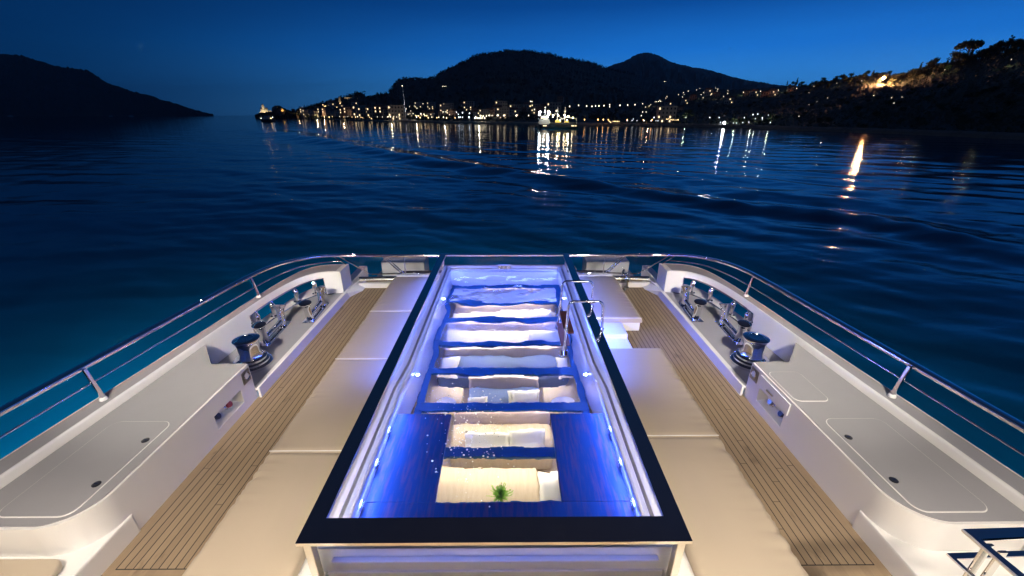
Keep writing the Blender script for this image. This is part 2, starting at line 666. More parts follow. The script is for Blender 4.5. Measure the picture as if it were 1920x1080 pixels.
def cushion(name, x0, x1, y0, y1, z0, z1, label, group, pucker=-1, seed=0, r=.05):
    """soft upholstered pad; pucker: sign of x on which the sewn edge gathers"""
    nx, ny = max(8, int((x1 - x0) / .028)), max(8, int((y1 - y0) / .028))
    m = MB()
    V = []
    for j in range(ny + 1):
        for i in range(nx + 1):
            x, y = x0 + (x1 - x0) * i / nx, y0 + (y1 - y0) * j / ny
            dx, dy = min(x - x0, x1 - x), min(y - y0, y1 - y)
            e = min(dx, dy)
            z = z1 - (r * .55) * (1 - min(1, dx / r)) ** 2.2 - (r * .30) * (1 - min(1, dy / (r * .7))) ** 2.2
            z += .012 * (min(1, dx / .35) * min(1, dy / .35)) - .010
            z += .004 * noise.noise(Vector((x * 1.7, y * 1.9, seed)))
            dp = (x - x0) if pucker < 0 else (x1 - x)
            g = max(0, noise.noise(Vector((seed * 3.1, y * 21, .2))) + .1) * (.4 + .8 * max(0, noise.noise(Vector((1.7, y * 2.1, seed)))+.3))
            z -= .05 * g * math.exp(-max(0, dp - .03) / (.06 + .04 * g)) * min(1, dy / .08)
            V.append((x, y, z))
    n = nx + 1
    m.v = V
    for j in range(ny):
        for i in range(nx):
            m.f.append([j * n + i, j * n + i + 1, (j + 1) * n + i + 1, (j + 1) * n + i])
    border = [i for i in range(nx + 1)] + [j * n + nx for j in range(1, ny + 1)] + [ny * n + i for i in range(nx - 1, -1, -1)] + [j * n for j in range(ny - 1, 0, -1)]
    b = len(m.v)
    m.v += [(V[k][0], V[k][1], z0) for k in border]
    L = len(border)
    for k in range(L):
        m.f.append([border[k], b + k, b + (k + 1) % L, border[(k + 1) % L]])
    m.mi = [0] * len(m.f)
    root = thing(name, label, 'sun pad', ((x0 + x1) / 2, (y0 + y1) / 2, z0), group)
    oo = (root.location.x, root.location.y, z0)
    m.v = [(p[0] - oo[0], p[1] - oo[1], p[2] - oo[2]) for p in m.v]
    c = m.build('cushion', 'vinyl', root, smooth=50)
    p = MB()
    rr = .005
    yb = [(x0 + .01, y0 + .004, z1 - .012), (x1 - .01, y0 + .004, z1 - .012)]
    p.tube([(a[0] - oo[0], a[1] - oo[1], a[2] - oo[2]) for a in yb], rr, 6)
    p.build('piping', 'gelcoat', root, smooth=50)
    return root


g = 'beige sun pads beside the pool'
PY = [(.7, 3.026), (3.034, 4.654), (4.662, 6.10), (6.108, 7.70)]
PL = ['long beige sun pad left of the pool, nearest the lens', 'beige sun pad left of the pool, second from the lens',
      '', 'beige sun pad left of the pool at the stern, before the chrome cleat']
PL[2] = 'beige sun pad left of the pool, third from the lens'
for k, (a, b) in enumerate(PY):
    cushion('sun_pad', -2.25, -1.45, a, b, .152, .25, PL[k], g, -1, k)
PRL = ['long beige sun pad right of the pool, nearest the lens', 'beige sun pad right of the pool, just in front of the white steps', 'beige sun pad right of the pool at the stern, behind the white steps']
for k, (a, b) in enumerate([(.7, 3.21), (3.218, 4.93), (5.83, 7.70)]):
    cushion('sun_pad', 1.45, 2.25, a, b, .152, .25, PRL[k], g, 1, 7 + k)

# white steps in the gap of the right-hand pads
s = thing('boarding_step', 'low white two-tread step between the right sun pads, lit blue by the pool', 'step', (1.5, 5.38, 0))
MB().box(1.255 - 1.5, 1.91 - 1.5, .04, .44, .002, .17).build('upper_tread', 'gelcoat', s, bevel=.012)
MB().box(1.255 - 1.5, 1.91 - 1.5, -.44, .036, .002, .10).build('lower_tread', 'gelcoat', s, bevel=.012)

# ---------------------------------------------------------------- bulwarks
CAPO = [(4.42, -1.2), (4.38, .5), (4.28, 2.0), (4.19, 3.2), (4.09, 4.5), (3.99, 6.0), (3.90, 6.8), (3.78, 7.25), (3.55, 7.49), (3.16, 7.56)]
CAPI = [(4.14, -1.2), (4.10, .5), (4.02, 2.2), (3.95, 3.6), (3.88, 5.0), (3.83, 6.0), (3.72, 6.62), (3.58, 6.92), (3.38, 7.08), (3.10, 7.12)]
ZCAP, ZBOX, ZPL = .56, .50, .13


def rs(pts, n):
    P = spline([(x, y, 0) for x, y in pts], 10)
    L = [0]
    for a, b in zip(P, P[1:]): L.append(L[-1] + (b - a).length)
    out = []
    k = 0
    for i in range(n):
        t = L[-1] * i / (n - 1)
        while k < len(P) - 2 and L[k + 1] < t: k += 1
        f = (t - L[k]) / max(1e-6, L[k + 1] - L[k])
        out.append(P[k].lerp(P[k + 1], min(1, f)))
    return out


NB = 90
co, ci = rs(CAPO, NB), rs(CAPI, NB)
# fairlead opening between these stations of the bulwark wall
o0 = min(range(NB), key=lambda i: abs(ci[i].y - 5.55) + (ci[i].x < 3.6) * 9)
o1 = min(range(NB), key=lambda i: (ci[i] - Vector((3.40, 7.07, 0))).length)
for sgn, nm in ((-1, 'port'), (1, 'starboard')):
    lab = 'white bulwark with grey cap along the %s side, curving in at the stern' % ('left' if sgn < 0 else 'right')
    bw = thing('bulwark', lab, 'bulwark', (0, 0, 0), 'bulwarks of the yacht')

    def S(m):
        return m if sgn > 0 else m.mirrored()
    # grey non-slip cap with rounded white nosing
    m = MB()
    rr = []
    for a, b in zip(ci, co):
        n = (b - a).normalized()
        p = a + n * .035
        q = b - n * .03
        rr.append([(p.x, p.y, ZCAP), (q.x, q.y, ZCAP), (q.x, q.y, ZCAP - .02), (p.x, p.y, ZCAP - .02)])
    m.rings(rr)
    S(m).build('cap', 'nonskid', bw)
    # inner wall, nosing and hull side as one moulded shell
    m = MB()
    for seg in ((0, o0), (o0, o1), (o1, NB - 1)):
        rr = []
        for i in range(seg[0], seg[1] + 1):
            a, b = ci[i], co[i]
            n = (b - a).normalized()
            lo = a - n * .01
            inner = [(lo.x, lo.y, ZPL - .01)] if seg[0] != o0 else [(lo.x, lo.y, .44)]
            rr.append(inner + [(a.x, a.y, ZCAP - .02), ((a + n * .008).x, (a + n * .008).y, ZCAP - .006), ((a + n * .02).x, (a + n * .02).y, ZCAP + .002), ((a + n * .037).x, (a + n * .037).y, ZCAP + .003),
                      ((a + n * .037).x, (a + n * .037).y, ZCAP - .03)])
        m.rings(rr, closed=False, caps=False)
        rr = []
        for i in range(seg[0], seg[1] + 1):
            a, b = ci[i], co[i]
            n = (b - a).normalized()
            k = .55
            def off(t): return b + n * t
            pr_ = [(-.032, ZCAP - .03), (-.032, ZCAP + .003), (-.012, ZCAP + .001), (0, ZCAP - .015), (.012, .44)]
            if seg[0] != o0:
                pr_ += [(.02, .14), (.02, -.3), (-.05, -1.2), (-.30, SEA - .4)]
            rr.append([(off(t).x, off(t).y, z) for t, z in pr_])
        m.rings(rr, closed=False, caps=False)
    rr = []
    for i in range(o0, o1 + 1):
        b = co[i]; n = (co[i] - ci[i]).normalized()
        rr.append([((b + n * t).x, (b + n * t).y, z) for t, z in ((.02, .14), (.02, -.3), (-.05, -1.2), (-.30, SEA - .4))])
    m.rings(rr, closed=False, caps=False)
    # soffit and sill of the opening, and its jambs
    for z in (.44, .14):
        m.rings([[(ci[i].x, ci[i].y, z), (co[i].x + .012, co[i].y, z)] for i in range(o0, o1 + 1)], closed=False, caps=False)
    for i in (o0, o1):
        m.face([(ci[i].x, ci[i].y, .14), (co[i].x, co[i].y, .14), (co[i].x, co[i].y, .44), (ci[i].x, ci[i].y, .44)])
    # end of the bulwark at the stern, a sloped buttress
    a, b = ci[-1], co[-1]
    m.prism([(3.16, 7.12), (3.16, 7.56), (3.06, 7.56), (3.06, 7.12)], ZPL - .02, ZCAP + .002)
    m.prism([(3.06, 7.12), (3.06, 7.62), (2.78, 7.72), (2.80, 7.66)], -.05, .14, [(3.06, 7.12), (3.06, 7.56), (3.0, 7.56), (3.0, 7.13)])
    S(m).build('shell', 'gelcoat', bw, smooth=35)
    # low mooring platform aft of the locker with its white kerb
    m = MB()
    poly = [(3.05, 4.18)] + [(3.05, 7.40)] + [(ci[i].x + .005, ci[i].y) for i in range(NB - 1, -1, -1) if ci[i].y > 4.2]
    poly += [(ci[[i for i in range(NB) if ci[i].y > 4.2][0]].x, 4.18)]
    m.prism(poly, ZPL - .05, ZPL)
    S(m).build('mooring_platform', 'nonskid', bw)
    m = MB()
    m.prism([(3.03, 4.165), (3.03, 7.45), (2.98, 7.66), (2.965, 7.66), (3.0, 7.40), (3.0, 4.165)], -.02, ZPL + .02)
    m.box(3.03, 3.08, 4.165, 7.38, ZPL - .02, ZPL + .006)
    m.box(2.3, 3.0, 7.66, 7.76, -.04, .10)
    S(m).build('kerb', 'gelcoat', bw, bevel=.008)

# ---------------------------------------------------------------- side lockers
arc = [(3.36 - .31 * math.cos(R(a)), 2.35 - .31 * math.sin(R(a))) for a in range(0, 91, 3)]


def locker_plan(o=0.):
    p = [(3.05 + o, 4.165), (3.49 + o * .3, 4.165), (3.87, 4.62)]
    p += [(x, y) for x, y in ((3.872, 4.4), (3.90, 3.6), (3.955, 2.6), (3.98, 2.04 + o))]
    p += [(x + o * .9, y + o * .9) for x, y in arc[::-1]]
    return p


def latch(parent, x, y, z):
    m = MB()
    m.lathe([(.031, -.002), (.031, .005), (.027, .007)], (x, y, z), 20)
    l = m.build('latch', 'dark plastic', parent, smooth=40)
    k = MB().box(x - .015, x + .015, y - .004, y + .004, z + .006, z + .010)
    k.build('key_slot', 'chrome', l)
    return l


for sgn in (-1, 1):
    side = 'left' if sgn < 0 else 'right'
    lk = thing('side_locker', 'white locker with grey non-slip top and one wide hatch, along the left bulwark' if sgn < 0 else 'white locker with grey top, one wide and one small hatch, along the right bulwark', 'locker', (0, 0, 0), 'side lockers')

    def S(m):
        return m if sgn > 0 else m.mirrored()
    # body with the socket recess left open in its inboard face
    m = MB()
    P = locker_plan()
    # the inboard face runs from P[-1]=(3.05,2.35) to P[0]=(3.05,4.165)
    top = .494
    for k in range(len(P) - 1):
        a, b = P[k], P[k + 1]
        m.face([(a[0], a[1], 0), (b[0], b[1], 0), (b[0], b[1], top), (a[0], a[1], top)])
    ya, yb, za, zb = 3.47, 3.93, .115, .29
    X = 3.05
    f = lambda y0, y1, z0, z1: m.face([(X, y0, z0), (X, y1, z0), (X, y1, z1), (X, y0, z1)])
    f(2.35, ya, 0, top); f(yb, 4.165, 0, top); f(ya, yb, 0, za); f(ya, yb, zb, top)
    m.face([(x, y, top) for x, y in P])
    # recess
    D = X + .13
    m.face([(X, ya, za), (X, yb, za), (D, yb, za + .02), (D, ya, za + .02)])
    m.face([(X, ya, zb), (D, ya, zb - .01), (D, yb, zb - .01), (X, yb, zb)])
    m.face([(X, ya, za), (D, ya, za + .02), (D, ya, zb - .01), (X, ya, zb)])
    m.face([(X, yb, za), (X, yb, zb), (D, yb, zb - .01), (D, yb, za + .02)])
    m.face([(D, ya, za + .02), (D, yb, za + .02), (D, yb, zb - .01), (D, ya, zb - .01)])
    # cove at the foot and seat base ahead of the locker
    S(m).build('body', 'gelcoat', lk)
    m = MB().prism(locker_plan(.022), .4945, .5)
    S(m).build('top_panel', 'nonskid', lk)
    def hatch(x0, x1, y0, y1, latches, r=.07):
        h = S(MB().prism(rrect(x0, x1, y0, y1, r), .496, .5045)).build('hatch_lid', 'gelcoat', lk, bevel=.002, seg=1)
        S(MB().prism(rrect(x0 + .008, x1 - .008, y0 + .008, y1 - .008, r - .007), .5042, .5075)).build('lid_panel', 'nonskid', h)
        for (x, y) in latches:
            latch(h, sgn * x, y, .508)
    hatch(3.17, 3.75, 2.13, 3.16, [(3.235, 2.90), (3.235, 2.42)], .09)
    if sgn > 0:
        hatch(3.09, 3.46, 3.42, 3.95, [], .07)
        S(MB().box(3.036, 3.049, 3.42, 3.95, .31, .46)).build('front_flap', 'gelcoat', lk, bevel=.004)
        S(MB().box(3.012, 3.034, 3.66, 3.78, .37, .39)).build('pull', 'chrome', lk, bevel=.006)
    # chrome plate with a round ring near the aft end
    vp = S(MB().box(3.038, 3.049, 4.0, 4.14, .30, .46)).build('vent_plate', 'plate steel', lk, bevel=.003, seg=1)
    mr = Matrix.Rotation(R(90), 3, 'Y')
    m = MB().lathe([(.045, -.002), (.055, .004), (.055, .009), (.043, .011), (.036, .006), (.036, .001)], (sgn * 3.036, 4.07, .388), 24, mr if sgn < 0 else Matrix.Rotation(R(-90), 3, 'Y'))
    m.build('ring', 'chrome', vp, smooth=40)
    m = MB().lathe([(.034, 0), (.034, .005), (.03, .006)], (sgn * 3.036, 4.07, .388), 20, mr if sgn < 0 else Matrix.Rotation(R(-90), 3, 'Y'))
    m.build('lens', 'gelcoat', vp, smooth=40)
    # sockets standing in the recess
    for yy, mt, nm in ((3.80, 'red cap' if sgn < 0 else 'plate steel', 'shore_socket'), (3.60, 'dark plastic', 'water_inlet')):
        MM = Matrix.Rotation(R(65 if sgn < 0 else -65), 3, 'Y')
        c = (sgn * 3.155, yy, .175)
        so = MB().lathe([(.052, -.01), (.052, .006), (.04, .012), (.04, .022)], c, 20, MM).build(nm, 'chrome', lk, smooth=35)
        MB().lathe([(.036, .018), (.036, .042), (.028, .048)], c, 20, MM).build('cap', mt, so, smooth=35)
    # low seat base ahead of the locker
    m = MB().prism([(3.035, .2), (3.035, 2.40), (3.4, 2.42), (3.99, 2.2), (4.05, .2)], -.02, .20)
    S(m).build('seat_base', 'gelcoat', lk, bevel=.02)

sc_ = thing('seat_cushion', 'beige seat cushion on the white ledge ahead of the left locker', 'cushion', (-3.58, 1.15, .2))
m = MB().prism(rrect(-.44, .44, -.85, .84, .10), .004, .06)
m.build('cushion', 'vinyl', sc_, bevel=.02, seg=3, smooth=50)

# ---------------------------------------------------------------- chrome deck gear
for sgn in (-1, 1):
    side = 'left' if sgn < 0 else 'right'
    # fairlead
    fl = thing('fairlead', 'curved chrome fairlead with four rollers set through the %s bulwark' % side, 'fairlead', (0, 0, 0), 'chrome fairleads')
    m = MB()
    seq = [(ci[i].x - .012, ci[i].y - .004, .445) for i in range(o0, o1 + 1)]
    low = [(ci[i].x - .012, ci[i].y - .004, ZPL + .012) for i in range(o0, o1 + 1)]
    path = [low[0], (low[0][0], low[0][1] + .0, .30)] + seq + [(low[-1][0], low[-1][1], .30), low[-1]]
    m.tube(path, .014, 8)
    m.tube(low, .012, 8)
    (m if sgn > 0 else m.mirrored()).build('frame', 'chrome', fl, smooth=40)
    for k in (.07, .33, .66, .93):
        i = int(o0 + (o1 - o0) * k)
        p = ci[i].lerp(co[i], .22)
        m = MB().lathe([(.058, ZPL + .002), (.058, ZPL + .02), (.036, ZPL + .035), (.032, ZPL + .10), (.042, ZPL + .13), (.050, ZPL + .19), (.044, ZPL + .235), (.022, ZPL + .26), (.02, ZPL + .31)], (sgn * p.x, p.y, 0), 18)
        m.build('roller', 'chrome', fl, smooth=40)

    def bitt(x, y, rot, label):
        b = thing('mooring_bitt', label, 'mooring bitt', (sgn * x, y, ZPL + .001), 'chrome mooring bitts')
        b.rotation_euler = (0, 0, sgn * -rot); b.scale = (1.25, 1.0, 1.2)
        MB().prism(rrect(-.075, .075, -.40, .40, .015), 0, .012).build('base_plate', 'chrome', b, bevel=.003, seg=1)
        for s in (-1, 1):
            mm = Matrix.Rotation(-s * R(13), 3, 'X')
            pr_ = [(.050, .0), (.050, .04), (.046, .10), (.046, .19), (.052, .225), (.066, .255), (.078, .272), (.079, .280), (.070, .284), (.03, .286)]
            MB().lathe(pr_, (0, s * .27, .008), 22, mm).build('post', 'chrome', b, smooth=40)
        m = MB()
        m.tube([(0, -.27, .065), (0, .27, .065)], .032, 12)
        m.build('crossbar', 'chrome', b, smooth=40)
        return b
    bitt(3.54, 5.54, R(4), 'chrome twin-post mooring bitt by the capstan on the %s side' % side)
    bitt(3.215, 6.28, R(4), 'chrome twin-post mooring bitt beside the hawse hole on the %s side' % side)

    cp = thing('capstan', 'polished chrome capstan at the end of the %s locker' % side, 'capstan', (sgn * 3.385, 4.70, ZPL + .001), 'chrome capstans')
    cp.scale = (1.14, 1.14, 1.10)
    MB().lathe([(.215, 0), (.218, .035), (.205, .05), (.19, .055), (.19, .075), (.175, .085), (.165, .09), (.165, .112), (.12, .122)], (0, 0, 0), 40).build('base', 'chrome', cp, smooth=40)
    MB().lathe([(.130, .118), (.118, .14), (.112, .18), (.112, .26), (.117, .30), (.130, .33), (.139, .348), (.140, .362)], (0, 0, 0), 36).build('drum', 'chrome', cp, smooth=40)
    MB().lathe([(.136, .3625), (.120, .368), (.085, .372), (.082, .366), (.02, .364)], (0, 0, 0), 36).build('top_cap', 'chrome', cp, smooth=40)

    hw = thing('hawse_pipe', 'round chrome-lipped hawse hole in the platform at the %s stern corner' % side, 'hawse pipe', (sgn * 3.31, 7.16 - .02, ZPL), 'hawse holes')
    MB().lathe([(.115, .002), (.118, .012), (.108, .020), (.092, .018), (.080, .006), (.078, .0015)], (0, 0, 0), 28).build('lip', 'chrome', hw, smooth=40)
    MB().lathe([(.077, .0012), (.05, .003), (.01, .0032)], (0, 0, 0), 24).build('throat', 'black rubber', hw, smooth=40)  # black disc in place of the dark open pipe, no hole is cut

# ---------------------------------------------------------------- guard rails
RAILP = [(4.42, -1.0, .95), (4.37, .5, .945), (4.27, 2.0, .94), (4.17, 3.4, .935), (4.08, 4.6, .93), (3.965, 5.85, .935), (3.88, 6.5, .905), (3.74, 7.05, .83), (3.52, 7.42, .765), (3.22, 7.66, .70), (2.95, 7.73, .68)]
for sgn in (-1, 1):
    side = 'left' if sgn < 0 else 'right'
    gr = thing('guard_rail', 'polished steel guard rail along the %s side of the yacht with one wire-thin mid rail' % side, 'guard rail', (0, 0, 0), 'yacht guard rails')
    pts = [(sgn * x, y, z) for x, y, z in RAILP]
    m = MB(); m.tube(spline(pts, 8), .03, 16, w=.080, h=.052)
    m.build('top_rail', 'chrome', gr, smooth=50)
    mid = [(sgn * (x - .012), y, ZCAP + (z - ZCAP) * .48) for x, y, z in RAILP[:-3]] + [(sgn * 3.45, 7.36, .66), (sgn * 3.17, 7.50, .64)]
    m = MB(); m.tube(spline(mid, 8), .0105, 8)
    m.build('mid_rail', 'chrome', gr, smooth=50)
    for (x, y) in ((4.37, .95), (4.10, 3.42), (3.955, 5.97)):
        xb = x - .03
        zt = .935 if y < 4 else .925
        m = MB(); m.tube([(sgn * xb, y, ZCAP), (sgn * (x + .02), y - .01, zt)], .019, 12, w=.052, h=.034)
        st_ = m.build('stanchion', 'chrome', gr, smooth=50)
        MB().lathe([(.036, 0), (.036, .012), (.028, .03), (.024, .035)], (sgn * xb, y, ZCAP + .001), 18).build('foot', 'gelcoat', st_, smooth=40)

# small lamp bead on the left rail
bl = thing('rail_lamp', 'tiny bright lamp on the left guard rail, the one with the star glint', 'lamp', (0, 0, 0))
pL = min((p_ for p_ in spline([(-x, y, z) for x, y, z in RAILP], 40)), key=lambda p_: abs(proj(p_)[0] - 378) + (p_.y < 2) * 1e4) + Vector((0, 0, .022))
m = MB().sphere(pL, .007, 10, 8)
m.build('bulb', 'rail lamp', bl)

# stern rail with gates
sr = thing('stern_rail', 'straight polished rail across the stern behind the pool', 'rail', (0, 7.76, .66))
for sgn in (-1, 1):
    m = MB(); m.tube([(sgn * 1.30, 0, -.005), (sgn * 2.02, 0, 0.0), (sgn * 2.95, -.03, .02)], .03, 12, w=.06, h=.05)
    m.build('top_bar', 'chrome', sr, smooth=50)
    m = MB(); m.tube([(sgn * 2.02, 0, 0), (sgn * 2.02, 0, -.40)], .013, 10)
    m.build('post', 'chrome', sr, smooth=50)
    m = MB(); m.tube([(sgn * 1.28, .05, -.36), (sgn * 2.12, .05, -.37)], .026, 10)
    m.build('low_bar', 'black rubber', sr, smooth=50)
    gt = thing('stern_gate', 'chrome and glass gate with slanted ends at the %s stern stair' % ('left' if sgn < 0 else 'right'), 'gate', (0, 0, 0), 'stern gates')
    for dx in (0, .055):
        m = MB()
        m.tube([(sgn * (2.43 - dx), 7.72, .655), (sgn * (2.12 - dx), 7.76, .30)], .012, 8)
        m.build('brace', 'chrome', gt, smooth=50)
        m = MB()
        m.tube([(sgn * (3.30 + dx), 7.60, .69), (sgn * (3.04 + dx), 7.52, .56)] if dx else [(sgn * 3.25, 7.62, .69), (sgn * 2.72, 7.72, .28)], .012, 8)
        m.build('brace', 'chrome', gt, smooth=50)
    m = MB(); m.tube([(sgn * 2.70, 7.72, .275), (sgn * 2.10, 7.76, .285)], .012, 8)
    m.build('lower_bar', 'black rubber', gt, smooth=50)
    m = MB(); m.face([(sgn * 3.2, 7.64, .66), (sgn * 2.72, 7.73, .29), (sgn * 2.13, 7.765, .30), (sgn * 2.43, 7.73, .65)])
    m.build('glass_panel', 'glass clear', gt)
    m = MB(); m.tube([(sgn * 2.95, 7.70, .165), (sgn * 2.2, 7.74, .165)], .06, 18)
    m.build('roller_bar', 'steel', gt, smooth=50)

    cl_ = thing('cleat', 'polished horn cleat at the stern, %s of the pool' % ('left' if sgn < 0 else 'right'), 'cleat', (sgn * 1.66, 7.735, .262), 'stern cleats')
    m = MB(); m.tube(spline([(-.19, 0, .055), (-.12, 0, .03), (0, 0, .022), (.12, 0, .03), (.19, 0, .055)], 6), .016, 10)
    m.build('horns', 'chrome', cl_, smooth=50)
    for q in (-.06, .06):
        MB().lathe([(.022, 0), (.018, .02)], (q, 0, 0), 12).build('foot', 'chrome', cl_, smooth=50)

# stern plinth under the cleats, and the stairs down to the swim platform
m = MB()
m.box(-2.2, 2.2, 7.71, 7.80, -.2, .26)
for sgn in (-1, 1):
    xa, xb = sorted((sgn * 2.0, sgn * 3.05))
    for k in range(6):
        z = -.18 - .20 * k
        m.box(xa, xb, 7.78 + .27 * k, 7.78 + .27 * (k + 1), z - .6, z)
    m.box(xa, xb, 9.42, 10.0, -1.9, -.06)
    x2a, x2b = sorted((sgn * 3.052, sgn * 3.22))
    m.prism([(x2a, 7.57), (x2b, 7.57), (x2b, 9.9), (x2a, 9.9)], -1.9, -.45, None)
    m.box(x2a, x2b, 7.57, 8.5, -.449, .18)
    xi = sorted((sgn * 1.86, sgn * 1.998))
    m.box(xi[0], xi[1], 7.802, 8.7, -1.9, -.30)
m.box(-4.0, 4.0, 10.0, 10.6, -2.6, -2.3)
tag(m.build('stern_stairs', 'gelcoat', bevel=.015), kind='structure')
ms = MB()
for sgn in (-1, 1):
    xa, xb = sorted((sgn * 2.06, sgn * 2.99))
    for k in range(6):
        z = -.18 - .20 * k
        ms.box(xa, xb, 7.80 + .27 * k + .03, 7.78 + .27 * (k + 1) - .015, z, z + .006)
tag(ms.build('stair_treads', 'nonskid'), kind='structure')

# passerelle winch lying by the right stern gate
pw = thing('boarding_winch', 'chrome folded boarding winch standing on the teak by the right stern gate', 'winch', (2.36, 7.55, 0.002))
MB().prism([(-.28, -.02), (.08, -.14), (.10, -.06), (-.26, .06)], 0, .045).build('foot_plate', 'chrome', pw, bevel=.008)
MB().lathe([(.05, .045), (.045, .09), (.028, .10), (.028, .20), (.05, .21), (.055, .25), (.04, .27)], (.08, -.08, 0), 18).build('pivot', 'chrome', pw, smooth=40)
m = MB(); m.tube(spline([(.08, -.08, .24), (.06, -.06, .31), (.0, 0, .36), (.03, .03, .42)], 5), .022, 10); m.build('arm', 'chrome', pw, smooth=50)
m = MB(); m.lathe([(.05, -.07), (.055, -.06), (.035, -.045), (.035, .045), (.055, .06), (.05, .07)], (.05, -.02, .33), 16, Matrix.Rotation(R(80), 3, 'Y')); m.build('spool', 'chrome', pw, smooth=40)

# stair hand rail in the near right corner
hr = thing('hand_rail', 'flat-bar polished stair hand rail standing in the bottom right corner of the photo', 'hand rail', (0, 0, 0))
A = Vector((2.43, 1.385, 1.30)); 
m = MB(); m.tube([A + Vector((.6, 0.02, 0)), A, A + Vector((.03, -.35, 0))], .02, 8, w=.05, h=.022)
m.build('top_bar', 'chrome', hr, smooth=30)
B = A + Vector((.02, .03, -.21))
m = MB(); m.tube([B + Vector((.6, .02, 0)), B, B + Vector((.03, -.35, 0))], .012, 8, w=.028, h=.014)
m.build('mid_bar', 'chrome', hr, smooth=30)
for dx, dy in ((.055, -.04), (.085, -.075)):
    m = MB(); m.tube([A + Vector((dx, dy, -.015)), A + Vector((dx + .01, dy + .005, -1.09))], .011, 8, w=.045, h=.014)
    m.build('upright', 'steel', hr, smooth=30)

#==POOL==
# ------------------------------------------------------------------ pool
pool = thing('deck_pool', 'glass-sided yacht pool lit blue inside, framed by a flat polished steel rim', 'pool', (0, 0, 0))
XO, XI, Y0, Y1, YI0, YI1 = 1.315, 1.185, 1.815, 7.93, 2.0, 7.82
m = MB()
OUT = [(-XO, Y0), (XO, Y0), (XO, Y1), (-XO, Y1)]; INN = [(-XI, YI0), (XI, YI0), (XI, YI1), (-XI, YI1)]
for k in range(4):
    j = (k + 1) % 4
    a, b, c, d_ = OUT[k], OUT[j], INN[j], INN[k]
    m.cur = 0
    m.face([(*a, .65), (*b, .65), (*c, .65), (*d_, .65)])
    m.cur = 1
    m.face([(*a, .622), (*a, .65), (*b, .65), (*b, .622)][::-1])
    m.face([(*d_, .622), (*d_, .65), (*c, .65), (*c, .622)])
    m.face([(*a, .622), (*d_, .622), (*c, .622), (*b, .622)])
m.build('rim', ['rim steel', 'rim edge'], pool)
for sx_ in (-1, 1):
    for y in (1.87, 7.86):
        MB().box(sx_ * 1.29, sx_ * 1.235, y - .03, y + .03, .152, .6215).build('post', 'rim edge', pool, bevel=.004, seg=1)
ga = [((-1.262, 1.905), (-1.262, 7.82)), ((1.262, 1.905), (1.262, 7.82)), ((-1.23, 1.87), (1.23, 1.87)), ((-1.23, 7.86), (1.23, 7.86))]
for a, b in ga:
    MB().face([(*a, .16), (*b, .16), (*b, .6215), (*a, .6215)]).build('glass_panel', 'glass clear', pool)

# tub: plan narrows past the bench
ZL, ZW, ZF = .405, .37, -.50


def plan(off, n=1):
    """half width of the tub wall along y"""
    return [(1.13 + off, 2.10 - off), (1.13 + off, 3.80), (1.085 + off, 4.30), (1.085 + off, 7.76 + off)]


def ringp(off):
    h = plan(off)
    return [(x, y) for x, y in h] + [(-x, y) for x, y in h[::-1]]


r0, r1, r2, r3 = ringp(0), ringp(.055), ringp(.085), ringp(.155)
m = MB()
bot = ringp(0)
nn = len(r0)
def band(m, A, za, B, zb):
    for i in range(nn):
        j = (i + 1) % nn
        m.face([(*A[i], za), (*A[j], za), (*B[j], zb), (*B[i], zb)])
band(m, bot, ZF, r0, ZL - .012)
rl = ringp(.012)
band(m, r0, ZL - .012, rl, ZL)
band(m, rl, ZL, r1, ZL)
band(m, r1, ZL, r1, ZL - .07)
band(m, r2, ZL - .07, r2, ZL)
band(m, r2, ZL, r3, ZL)
band(m, r3, ZL, r3, .155)
tub = m.build('tub', 'tub white', pool)
MB().box(-1.17, 1.17, 1.90, 1.943, .156, .33).build('front_step', 'tub lip', pool, bevel=.01)
MB().box(-1.2, 1.2, 1.885, 1.899, .156, .24).build('front_step', 'tub lip', pool, bevel=.004)
m = MB(); band(m, r1, ZL - .065, r2, ZL - .065)
m.build('gutter', 'groove', pool)

# seat bench at the near end: two arms and a cross strip
m = MB().box(-1.145, -.535, 2.47, 3.56, .10, .15); m.build('bench', 'blue lit bench wood', pool, bevel=.006)
m = MB().box(.545, 1.145, 2.47, 3.56, .10, .15); m.build('bench', 'blue lit bench wood', pool, bevel=.006)
m = MB().box(-1.145, 1.145, 2.09, 2.466, .10, .15); m.build('bench', 'blue lit bench wood', pool, bevel=.006)

# floor: blue beams and glass panes
PN = [(2.826, 3.356), (3.496, 4.069), (4.213, 4.788), (4.934, 5.521), (5.628, 6.248), (6.396, 6.903), (7.012, 7.60)]
XP = 1.0
edges = [2.10] + [q for p in PN for q in p] + [7.76]
for k in range(0, len(edges), 2):
    a, b = edges[k], edges[k + 1]
    xw = 1.128 if b < 3.8 else 1.083
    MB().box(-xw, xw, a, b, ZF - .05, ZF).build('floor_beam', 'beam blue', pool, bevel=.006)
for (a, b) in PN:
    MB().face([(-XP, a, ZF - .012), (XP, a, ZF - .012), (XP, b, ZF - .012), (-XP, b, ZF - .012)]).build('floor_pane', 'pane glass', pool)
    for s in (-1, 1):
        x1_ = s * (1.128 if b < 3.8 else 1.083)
        MB().box(s * XP, x1_, a + .001, b - .001, ZF - .05, ZF - .001).build('floor_side', 'beam blue', pool)
